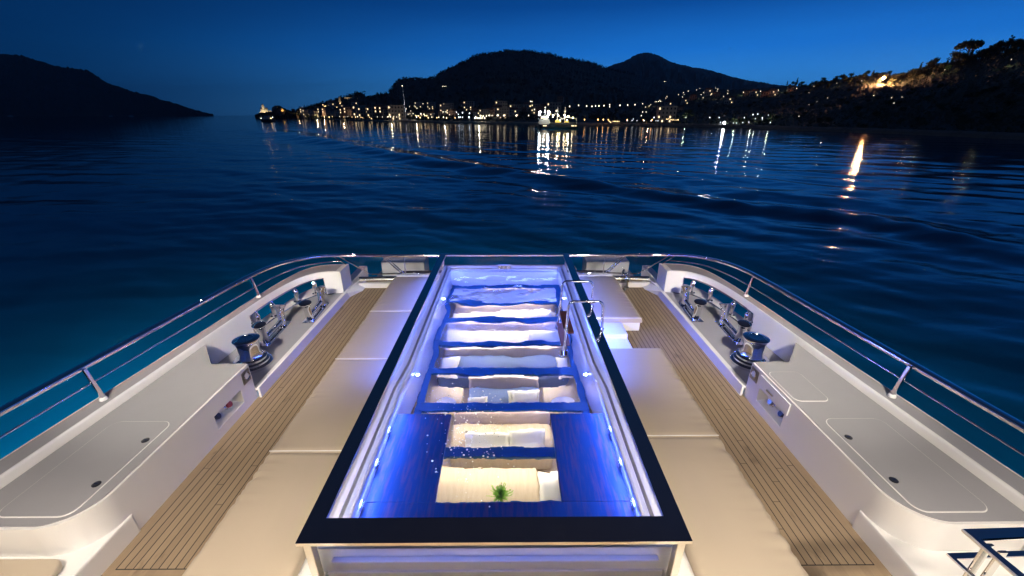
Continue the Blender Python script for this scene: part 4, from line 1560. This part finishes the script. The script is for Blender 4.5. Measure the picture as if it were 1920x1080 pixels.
for k in range(10): m.box(-15 + 3.1 * k, -13.4 + 3.1 * k, 0.01, 1.2, 5.001, 6.4)
tower_thing('fortress', 'long battlemented fortress wall lit warm above the old town', 'fortress', P3, frz, [('curtain_wall', m, 'stone warm'), ('bastion', MB().prism([(-21, -3), (-15.02, -3), (-15.02, 6), (-21, 6)], -9, 3), 'stone warm'), ('gatehouse', MB().box(15.02, 20, -1, 6, -8, 7.5), 'stone warm')])
P4 = town_hill.at(638, 195)
tower_thing('bell_tower', 'slim warm-lit bell tower just below the fortress wall', 'tower', P4, frz, [('shaft', MB().box(-2, 2, 0, 4, -3, 12), 'stone warm'), ('spire', MB().prism([(-2, 0), (2, 0), (2, 4), (-2, 4)], 12.01, 16, [(-.1, 1.9), (.1, 1.9), (.1, 2.1), (-.1, 2.1)]), 'roof tile')])
for Pq, dx, dz, e, c, tz in ((P, -3, 0, 5200, (1, .85, .58), 6), (P, 6, 1, 4200, (1, .85, .58), 5), (P2, 0, -6, 5200, (1, .58, .16), -1), (P2, 12, -6, 3000, (1, .58, .16), -2), (P3, -10, -3, 4200, (1, .78, .45), 2), (P3, 8, -3, 4200, (1, .74, .42), 2), (P4, 0, -1, 1600, (1, .78, .5), 7)):
    q = Pq + Vector((dx, -13, dz + 1))
    light('SPOT', q, e * 2.2, c, .3, Pq + Vector((dx, 0, tz)), spot=R(95), blend=.5)

# ------------------------------------------------------------------ street lamps
LM = {}


def lamp_proto(mat, hh, rad):
    key = (mat, hh, rad)
    if key in LM: return LM[key]
    m = MB()
    m.cur = 0; m.tube([(0, 0, -1), (0, 0, hh)], .09, 5)
    m.cur = 1; m.sphere((0, 0, hh), rad, 6, 4)
    o = m.build('street_lamp', ['lamp post', mat])
    LM[key] = (o, [])
    return LM[key]


def lamps(pts, x0, y0, k, hill, mat, label, group, hh=4.5, rad=.42):
    for X, Y in pts:
        u, v = x0 + X / k, y0 + Y / k
        P = hill.at(u, v, hh)
        o, seen = lamp_proto(mat, hh, rad)
        if seen:
            o = o.copy(); col.objects.link(o)
        seen.append(1)
        s = random.choice((.26, .32, .38, .48, .70))
        if rad == .85 or (hh == 2 and rad == .55): s = 1
        o.location = P; o.scale = (s, s, 1)
        tag(o, label, 'street lamp', group)


A_ = (480, 150, 6.857); B_ = (760, 150, 6.857); C_ = (1000, 150, 8.); D_ = (1200, 130, 6.857); E_ = (1400, 60, 3.692)
lamps([(165, 415), (210, 420), (215, 445), (275, 450), (290, 420), (335, 445), (385, 455), (355, 430), (400, 430), (250, 440), (110, 440)], *A_, town_hill, 'lamp warm', 'warm yellow lamp at the foot of the lit church rock', 'lamps under the church rock', 4.5, .7)
lamps([(520, 460), (560, 462), (640, 465), (1130, 485), (1235, 485), (1280, 490), (1350, 490), (1460, 490), (980, 478)], *A_, town_hill, 'lamp warm', 'warm lamp on the old harbour quay below the fortress', 'old harbour quay lamps', 4, .55)
lamps([(685, 465), (725, 462), (745, 466), (765, 468), (785, 460), (805, 455), (815, 476), (835, 468), (850, 478), (870, 470), (880, 480), (900, 460), (915, 478), (940, 480), (760, 480)], *A_, town_hill, 'lamp warm', 'bright warm lamp in the packed restaurant front on the quay', 'restaurant front lamps', 3.5, .62)
lamps([(1075, 470), (1180, 485), (1305, 485), (1560, 495), (1625, 495), (1690, 500), (1725, 495), (1810, 495), (1840, 497), (1150, 488)], *A_, town_hill, 'lamp white', 'white lamp on the quay between old town and sailing yacht', 'white quay lamps', 4.5, .55)
lamps([(860, 320), (880, 340), (895, 335), (930, 305), (1000, 290), (990, 310), (980, 318), (1120, 322), (1135, 345), (1100, 362), (1135, 380), (1075, 390), (1040, 350), (1210, 390), (1110, 435), (1135, 408), (595, 352), (1080, 300), (1090, 285)], *A_, town_hill, 'lamp warm', 'warm lamp on the stepped old town slope under the fortress', 'old town slope lamps', 4.5, .75)
lamps([(1275, 408), (1285, 410), (1300, 410), (1470, 435), (1580, 460), (1660, 355), (1785, 350), (1790, 372), (1610, 385), (1705, 470), (1730, 470), (1770, 470), (1795, 460)], *A_, town_hill, 'lamp white', 'white lamp above the quay left of the sailing yacht mast', 'lamps left of the mast', 4.5, .6)
lamps([(55, 340), (115, 335), (150, 362), (180, 315), (228, 305), (70, 400), (35, 440), (100, 430), (200, 435), (240, 438), (12, 372)], *B_, town_hill, 'lamp white', 'white lamp on the town slope just right of the sailing yacht mast', 'lamps right of the mast', 4.5, .65)
lamps([(145, 500), (680, 440), (655, 412), (735, 420), (735, 525), (710, 478), (825, 430), (820, 485), (815, 525), (685, 520), (690, 495)], *B_, town_hill, 'lamp cool', 'cool white lamp on the town quay mid bay', 'cool mid bay lamps', 4.5, .6)
lamps([(190, 505), (295, 505), (405, 507), (530, 507), (640, 507), (210, 460), (130, 458), (150, 460), (170, 460), (250, 458), (275, 458)], *B_, town_hill, 'lamp warm', 'warm lamp along the dark tree line of the town quay', 'warm mid bay lamps', 4, .55)
lamps([(340, 480), (430, 485), (490, 490), (570, 445), (485, 410), (515, 410), (530, 410), (500, 365), (525, 365)], *B_, town_hill, 'lamp white', 'pale lamp among trees before the apartment block', 'lamps by the apartment block', 4.5, .55)
lamps([(895, 530), (930, 510), (935, 435), (945, 490), (965, 460), (975, 460), (920, 490), (1000, 465), (1020, 495), (965, 520), (1040, 465), (930, 485), (955, 500), (905, 475), (985, 490), (960, 445)], *B_, town_hill, 'lamp white', 'white lamp in the tight bright cluster at the square', 'lamps at the square', 4, .6)
lamps([(1075, 490), (1115, 517), (1180, 490), (1265, 490), (1425, 487), (1585, 487), (1085, 515), (1190, 515), (1275, 510), (1430, 500)], *B_, town_hill, 'lamp white', 'white lamp in the spaced row on the promenade left of the work ship', 'promenade row lamps', 6, .55)
lamps([(1335, 410), (1200, 410), (1215, 412), (1250, 415), (1055, 380), (1020, 390), (960, 415), (1030, 420), (900, 425)], *B_, town_hill, 'lamp white', 'white lamp on the upper terrace behind the square', 'upper terrace lamps', 4, .5)
lamps([(1612, 275), (1630, 277), (1720, 355), (1715, 345), (1625, 350), (1645, 378), (1660, 380), (1910, 300), (1935, 320)], *B_, town_hill, 'lamp white', 'white lamp on the slope straight above the work ship', 'lamps above the work ship', 4.5, .65)
lamps([(480, 82), (500, 82), (522, 82)], *B_, town_hill, 'lamp white', 'one of three tiny lamps alone high on the dark central hill', 'triple hill lights', 4.5, .95)
lamps([(400, 390), (545, 395), (680, 380), (800, 390), (880, 395), (935, 390), (985, 390), (1060, 385), (1145, 370), (1145, 400), (1300, 380), (1415, 375), (1525, 370), (1640, 355)], *C_, town_hill, 'lamp white', 'white lamp in the level row along the coast road behind the work ship', 'coast road lamps', 7, .75)
lamps([(768, 620), (970, 625), (1050, 625), (1125, 625), (1408, 615), (1650, 615), (1780, 615)], *C_, near_hill, 'lamp orange', 'orange lamp near the waterline right of the work ship', 'orange waterline lamps', 3.5, .36)
lamps([(1140, 630), (1195, 625), (1215, 630), (1230, 632), (1240, 630), (1260, 635), (1285, 625), (1160, 634)], *C_, near_hill, 'lamp warm', 'warm lamp in the tight string at the waterfront terrace right of the ship', 'terrace string lamps', 2.5, .30)
lamps([(1408, 645), (1480, 645), (1500, 585), (1555, 645), (1660, 645), (1765, 645), (1810, 575), (1840, 648), (1870, 645)], *C_, near_hill, 'lamp cool', 'cool white lamp on the jetty edge below the red-lit awning', 'jetty edge lamps', 3, .30)
lamps([(1685, 405), (1640, 478), (1690, 480), (1620, 535), (1830, 325), (1850, 325), (1880, 322), (1895, 305), (1910, 320), (1735, 390), (1760, 370)], *C_, near_hill, 'lamp white', 'white lamp on the first bend of the road climbing the hill', 'climbing road lamps', 4, .40)
lamps([(332, 370), (348, 352), (497, 325), (558, 300), (568, 325), (545, 355), (620, 280), (727, 265), (770, 245), (785, 325), (723, 345), (812, 365), (820, 300), (910, 328), (1075, 348)], *D_, near_hill, 'lamp white', 'white lamp scattered among the villas on the hill road', 'villa hill lamps', 4, .42)
lamps([(898, 258), (933, 248), (975, 243), (1000, 255), (992, 280), (1130, 275), (1128, 310)], *D_, near_hill, 'lamp white', 'white lamp in the top cluster of the villa hill', 'villa hilltop lamps', 4, .42)
lamps([(1335, 295), (1552, 280), (1778, 265)], *D_, near_hill, 'lamp white', 'one of three lamps over green bushes on the ridge road', 'ridge road lamps', 4.5, .42)
lamps([(728, 118)], *D_, far_mountain, 'lamp white', 'tiny lamp alone on the flank of the far blue mountain', None, 8, 2.6)
lamps([(315, 157), (332, 157)], *D_, town_hill, 'lamp white', 'one of two tiny lamps at the foot of the far blue mountain', 'pair of mountain foot lamps', 5, 1.0)
lamps([(283, 672), (340, 640), (355, 642), (372, 636), (390, 645), (408, 648), (425, 650), (450, 652), (470, 652), (490, 650)], *D_, near_hill, 'lamp warm', 'warm lamp of the lit hotel terrace at the water', 'hotel terrace lamps', 3, .28)
lamps([(180, 630), (590, 630), (455, 545), (898, 625), (1018, 630), (1342, 645), (1573, 650), (1455, 580), (1515, 575)], *D_, near_hill, 'lamp cool', 'cool lamp on a tall post along the shore road', 'shore road lamps', 5, .27)
lamps([(1035, 680), (1322, 685), (1400, 685), (1675, 685), (1200, 690), (1240, 690)], *D_, near_hill, 'lamp cool', 'cool lamp low on the shore wall', 'shore wall lamps', 2, .25)
lamps([(1085, 687)], *D_, near_hill, 'ship flood', 'very bright bluish floodlight on the shore wall, the strongest there', None, 2, .55)
lamps([(95, 410), (220, 405), (347, 390)], *E_, near_hill, 'lamp white', 'one of three lamps over lit grass at the far end of the ridge road', 'ridge road end lamps', 4, .30)
lamps([(467, 376), (432, 420), (560, 456), (487, 483), (432, 505), (362, 583), (620, 355), (797, 338), (880, 440), (1075, 450), (1003, 455)], *E_, near_hill, 'lamp white', 'small white lamp in the dark wood right of the last villas', 'lamps in the dark wood', 3, .20)
lamps([(43, 575), (108, 608), (163, 628), (15, 628), (150, 575), (60, 600)], *E_, near_hill, 'lamp cool', 'cool lamp at the end of the shore where the wood begins', 'lamps at the shore end', 3, .22)
lamps([(1020, 492)], *E_, near_hill, 'lamp white', 'lone pale lamp in the dark wood below the orange light', None, 3, .24)
lamps([(1372, 262), (1840, 190)], *E_, near_hill, 'lamp white', 'white lamp over a lit green patch below the umbrella pine skyline', 'lamps below the pine skyline', 3, .22)
lamps([(950, 320)], *E_, near_hill, 'crest flood', 'big glaring orange lamp on the crest of the dark hillside', None, 4, .85)
Pq = near_hill.at(1657, 147, 4)
light('POINT', Pq + Vector((-.2, -1.0, 5)), 60, (1, .5, .2), .5)

# light thrown by the brighter lamps onto facades, quay and bushes round them
for X, Y, kk, hl, e, c in ((560, 455, A_, town_hill, 2600, (1, .6, .28)), (690, 455, A_, town_hill, 2600, (1, .68, .36)), (790, 450, A_, town_hill, 4200, (1, .74, .42)), (880, 455, A_, town_hill, 4200, (1, .74, .42)), (1130, 470, A_, town_hill, 2600, (1, .7, .4)),
                          (1310, 430, A_, town_hill, 2200, (1, .55, .25)), (1750, 470, A_, town_hill, 2200, (1, .8, .5)), (150, 455, B_, town_hill, 2200, (1, .75, .45)), (510, 420, B_, town_hill, 2600, (1, .85, .6)), (950, 470, B_, town_hill, 3600, (1, .86, .62)), (1225, 405, B_, town_hill, 1600, (1, .86, .62)),
                          (1090, 330, A_, town_hill, 2600, (1, .7, .4)), (880, 330, A_, town_hill, 2200, (1, .66, .36))):
    P = hl.at(kk[0] + X / kk[2], kk[1] + Y / kk[2], 5)
    light('POINT', P + Vector((0, -5, 5)), e * .6, c, .3)
for X, Y, kk, e, c in ((1335, 300, D_, 420, (.9, 1, .6)), (1552, 288, D_, 420, (.9, 1, .6)), (1778, 275, D_, 420, (.9, 1, .6)), (723, 355, D_, 260, (.9, 1, .7)), (130, 455, D_, 420, (1, .72, .3)), (590, 580, D_, 260, (.85, 1, .6)), (1220, 620, D_, 200, (.9, 1, .6)), (1440, 590, D_, 200, (.9, 1, .6)), (1670, 585, D_, 160, (.9, 1, .6)),
                       (380, 640, D_, 300, (1, .72, .35)), (100, 655, D_, 220, (1, .45, .25)), (1000, 350, D_, 300, (1, .8, .5)), (1360, 268, E_, 120, (.9, 1, .55)), (1800, 220, E_, 120, (.9, 1, .55)), (60, 590, E_, 120, (.95, 1, .7)), (620, 362, E_, 120, (1, .9, .7)), (1270, 300, E_, 90, (1, .7, .4))):
    P = near_hill.at(kk[0] + X / kk[2], kk[1] + Y / kk[2], 2)
    light('POINT', P + Vector((0, -1.5, 2.6)), e * 1.1, c, .15)

# ------------------------------------------------------------------ boats
def hull(m, L, B, D, n=14, sheer=.25):
    rr = []
    for i in range(n + 1):
        t = i / n
        w_ = B / 2 * (math.sin(math.pi * min(1, (t * .93 + .13))) ** .6 if t < .97 else .05)
        if t < .5: w_ = max(w_, B * .40)
        x = -L / 2 + L * t
        z = D + sheer * max(0, t - .4) ** 2 * D * 3
        k = .62 if t < .85 else .4
        rr.append([(x, -w_, z), (x, -w_ * .92, z * .35), (x, -w_ * k, -.3), (x, w_ * k, -.3), (x, w_ * .92, z * .35), (x, w_, z)])
    return m.rings(rr, closed=True)


Pf = at_z(1045, 241.5, SEA)
ship = thing('work_ship', 'floodlit work ship with white wheelhouse and deck cranes anchored in mid bay', 'ship', Pf)
ship.rotation_euler = (0, 0, R(-3) - math.atan2(Pf.x, Pf.y))
hm = MB(); hull(hm, 20, 5.6, 2.1, sheer=.1); hm.v = [(-x, y, z) for x, y, z in hm.v]
hm.build('hull', 'ship hull', ship)
MB().box(-9.0, -3.9, -2.2, 2.2, 2.1, 4.3).prism([(-8.4, -1.9), (-4.3, -1.9), (-4.3, 1.9), (-8.4, 1.9)], 4.31, 5.9, [(-7.9, -1.7), (-4.6, -1.7), (-4.6, 1.7), (-7.9, 1.7)]).build('wheelhouse', 'ship white', ship)
for x in (-7.6, -6.4, -5.2):
    MB().box(x - .42, x + .42, -1.93, -1.86, 4.7, 5.35).build('window', 'window lit', ship)
MB().box(-3.6, 9.3, -2.4, -2.3, 2.0, 2.9).box(-3.6, 9.3, 2.3, 2.4, 2.0, 2.9).build('bulwark', 'ship hull', ship)
MB().box(-1.2, 1.6, -1.2, 1.2, 2.0, 4.0).build('winch_house', 'ship yellow', ship)
MB().box(3.4, 5.6, -1.2, 1.2, 2.0, 3.6).build('deck_box', 'ship yellow', ship)
m = MB(); m.tube([(-6.3, 0, 5.9), (-6.3, 0, 9.6)], .08, 6); m.build('mast', 'ship white', ship)
for x, hh in ((-.2, 9.6), (3.4, 9.9)):
    m = MB(); m.tube([(x, 0, 2), (x, 0, hh)], .16, 6); m.tube([(x - 1, 0, 8), (x + 1, 0, 8)], .07, 5); m.build('derrick_post', 'ship white', ship)
m = MB(); m.tube([(-.2, 0, 6.2), (2.2, 0, 4.4), (4.5, 0, 5.6), (9.2, 0, 4.6), (9.4, 0, 2.4)], .18, 6); m.build('crane_boom', 'ship white', ship)
m = MB(); m.tube([(-2.6, 0, 5.0), (-1.2, 0, 6.8), (.2, 0, 6.6)], .18, 6); m.build('crane_arm', 'ship white', ship)
for x, z in ((-8.9, 6.4), (-4.6, 6.4), (-8.6, 7.6), (-4.3, 7.6)):
    mk = MB().sphere((x, -1.9, z), .36, 8, 6).build('floodlight', 'ship flood', ship)
mk = MB().sphere((-6.3, 0, 9.7), .20, 8, 6).build('mast_light', 'lamp white', ship)
for x, z in ((-2.4, 6.1), (.2, 6.2), (3.6, 5.4), (3.3, 6.2), (4.6, 4.0), (1.2, 4.0), (7.4, 5.0), (5.2, 5.7)):
    MB().sphere((x, -1.35, z), .22, 8, 6).build('deck_light', 'ship lamp', ship)
m = MB(); m.tube([(-8.6, -1.9, 6.2), (-8.6, -1.9, 7.6), (-4.3, -1.9, 7.6), (-4.3, -1.9, 6.2)], .06, 5); m.build('light_frame', 'ship white', ship)
_rm = Matrix.Rotation(ship.rotation_euler.z, 3, 'Z')
for p_, e, c in (((-6.3, -5.2, 5.5), 420, (1, .95, .78)), ((.4, -4.2, 5.2), 900, (1, .85, .55)), ((5.5, -4.2, 5.0), 800, (1, .85, .55))):
    light('POINT', Pf + _rm @ Vector(p_), e, c, .15)
for x, w_ in ((-6.0, .9), (7.6, .7), (9.0, .3)):
    MB().box(x - w_, x + w_, -2.83, -2.79, 1.25, 1.65).build('port_light', 'window lit', ship)

Ps = at_z(760, 227.8, SEA)
sy_ = thing('sailing_yacht', 'sailing yacht with one very tall bare mast off the harbour quay', 'sailboat', Ps)
sc = Ps.y / 430
m = MB(); hull(m, 24, 5, 1.6, sheer=.1); m.build('hull', 'ship white', sy_)
MB().box(-5, 3, -1.4, 1.4, 1.6, 2.5).build('cabin', 'ship white', sy_, bevel=.3)
emit('mast lit', (.9, .9, 1), .25)
m = MB(); m.tube([(1, 0, 1.6), (.8, 0, 18), (.3, 0, 34)], .22, 6); m.build('mast', 'ship white', sy_)
for z in (10, 18, 26):
    m = MB(); m.tube([(1 - z * .02, -1.7, z), (1 - z * .02, 1.7, z)], .08, 5); m.build('spreader', 'ship white', sy_)
m = MB(); m.tube([(1, 0, 3.2), (-9, 0, 3.4)], .2, 6); m.build('boom', 'ship white', sy_)
MB().sphere((.3, 0, 34.3), .42, 8, 6).build('masthead_light', 'lamp white', sy_)
light('SPOT', Ps + Vector((1.5, -4, 3)), 42000, (.9, .93, 1), .2, Ps + Vector((.6, 0, 24)), spot=R(50))

Pm = at_z(504, 228.0, SEA)
mb_ = thing('motor_yacht', 'dark motor yacht with lamps at its stern, off the church headland', 'motorboat', Pm)
m = MB(); hull(m, 14, 4.6, 2.2); m.build('hull', 'ship hull', mb_)
MB().box(-5, 3.5, -1.7, 1.7, 2.2, 4.2).prism([(-4, -1.5), (2.2, -1.5), (2.2, 1.5), (-4, 1.5)], 4.21, 5.6, [(-3.5, -1.3), (1.0, -1.3), (1.0, 1.3), (-3.5, 1.3)]).build('cabin', 'wall grey', mb_)
for x, z, mt in ((-6.3, 3.3, 'lamp cool'), (6.0, 4.2, 'lamp cool'), (3.9, 3.2, 'lamp warm')):
    MB().sphere((x, -1.9, z), .38, 8, 6).build('deck_light', mt, mb_)
for u, v, L, lab, mast in ((20, 218.6, 26, 'grey sailing boat with bare mast close under the dark headland, the outermost one', 1), (208, 218.3, 22, 'pale cabin boat under the dark headland with no light', 0), (246, 218.3, 26, 'low grey motorboat under the dark headland beside the pale cabin boat', 0)):
    Pb = at_z(u, v, SEA)
    b_ = thing('moored_boat', lab, 'boat', Pb, 'boats under the headland')
    m = MB(); hull(m, L, L * .24, L * .10); m.build('hull', 'ship white', b_)
    MB().box(-L * .25, L * .2, -L * .07, L * .07, L * .10, L * .19).build('cabin', 'ship white', b_, bevel=.2)
    if mast:
        m = MB(); m.tube([(0, 0, L * .1), (0, 0, L * 1.15)], .25, 5); m.build('mast', 'ship white', b_)
lamps([(240, 567 - 0)], 0, 60, 3.84 * 1.0, left_hill, 'lamp white', 'tiny pale lamp on the shore of the dark headland, the one over the boats', None, 5, 1.5) if 0 else None
for u, v, lab in ((240, 207.5, 'tiny lamp on the dark headland above the moored boats'), (277, 202.5, 'tiny lamp highest on the dark headland slope'), (354, 216, 'tiny lamp at the waterline near the tip of the dark headland')):
    P = left_hill.at(u, v, 5)
    o, seen = lamp_proto('lamp white', 5, 1.4)
    if seen: o = o.copy(); col.objects.link(o)
    seen.append(1); o.location = P; tag(o, lab, 'street lamp')
# ------------------------------------------------------------------ evening air
t = NT('haze')
pv = t.n('ShaderNodeVolumePrincipled')
pv.inputs['Color'].default_value = (.80, .88, 1, 1)
pv.inputs['Density'].default_value = 6e-5
pv.inputs['Anisotropy'].default_value = .2
t.l(pv.outputs[0], t.out.inputs['Volume'])
M['haze'] = t.m
hz = MB().box(-13000, 13000, -13000, 13000, SEA - 6, 760).build('haze', 'haze')
tag(hz, kind='stuff')
#==END==
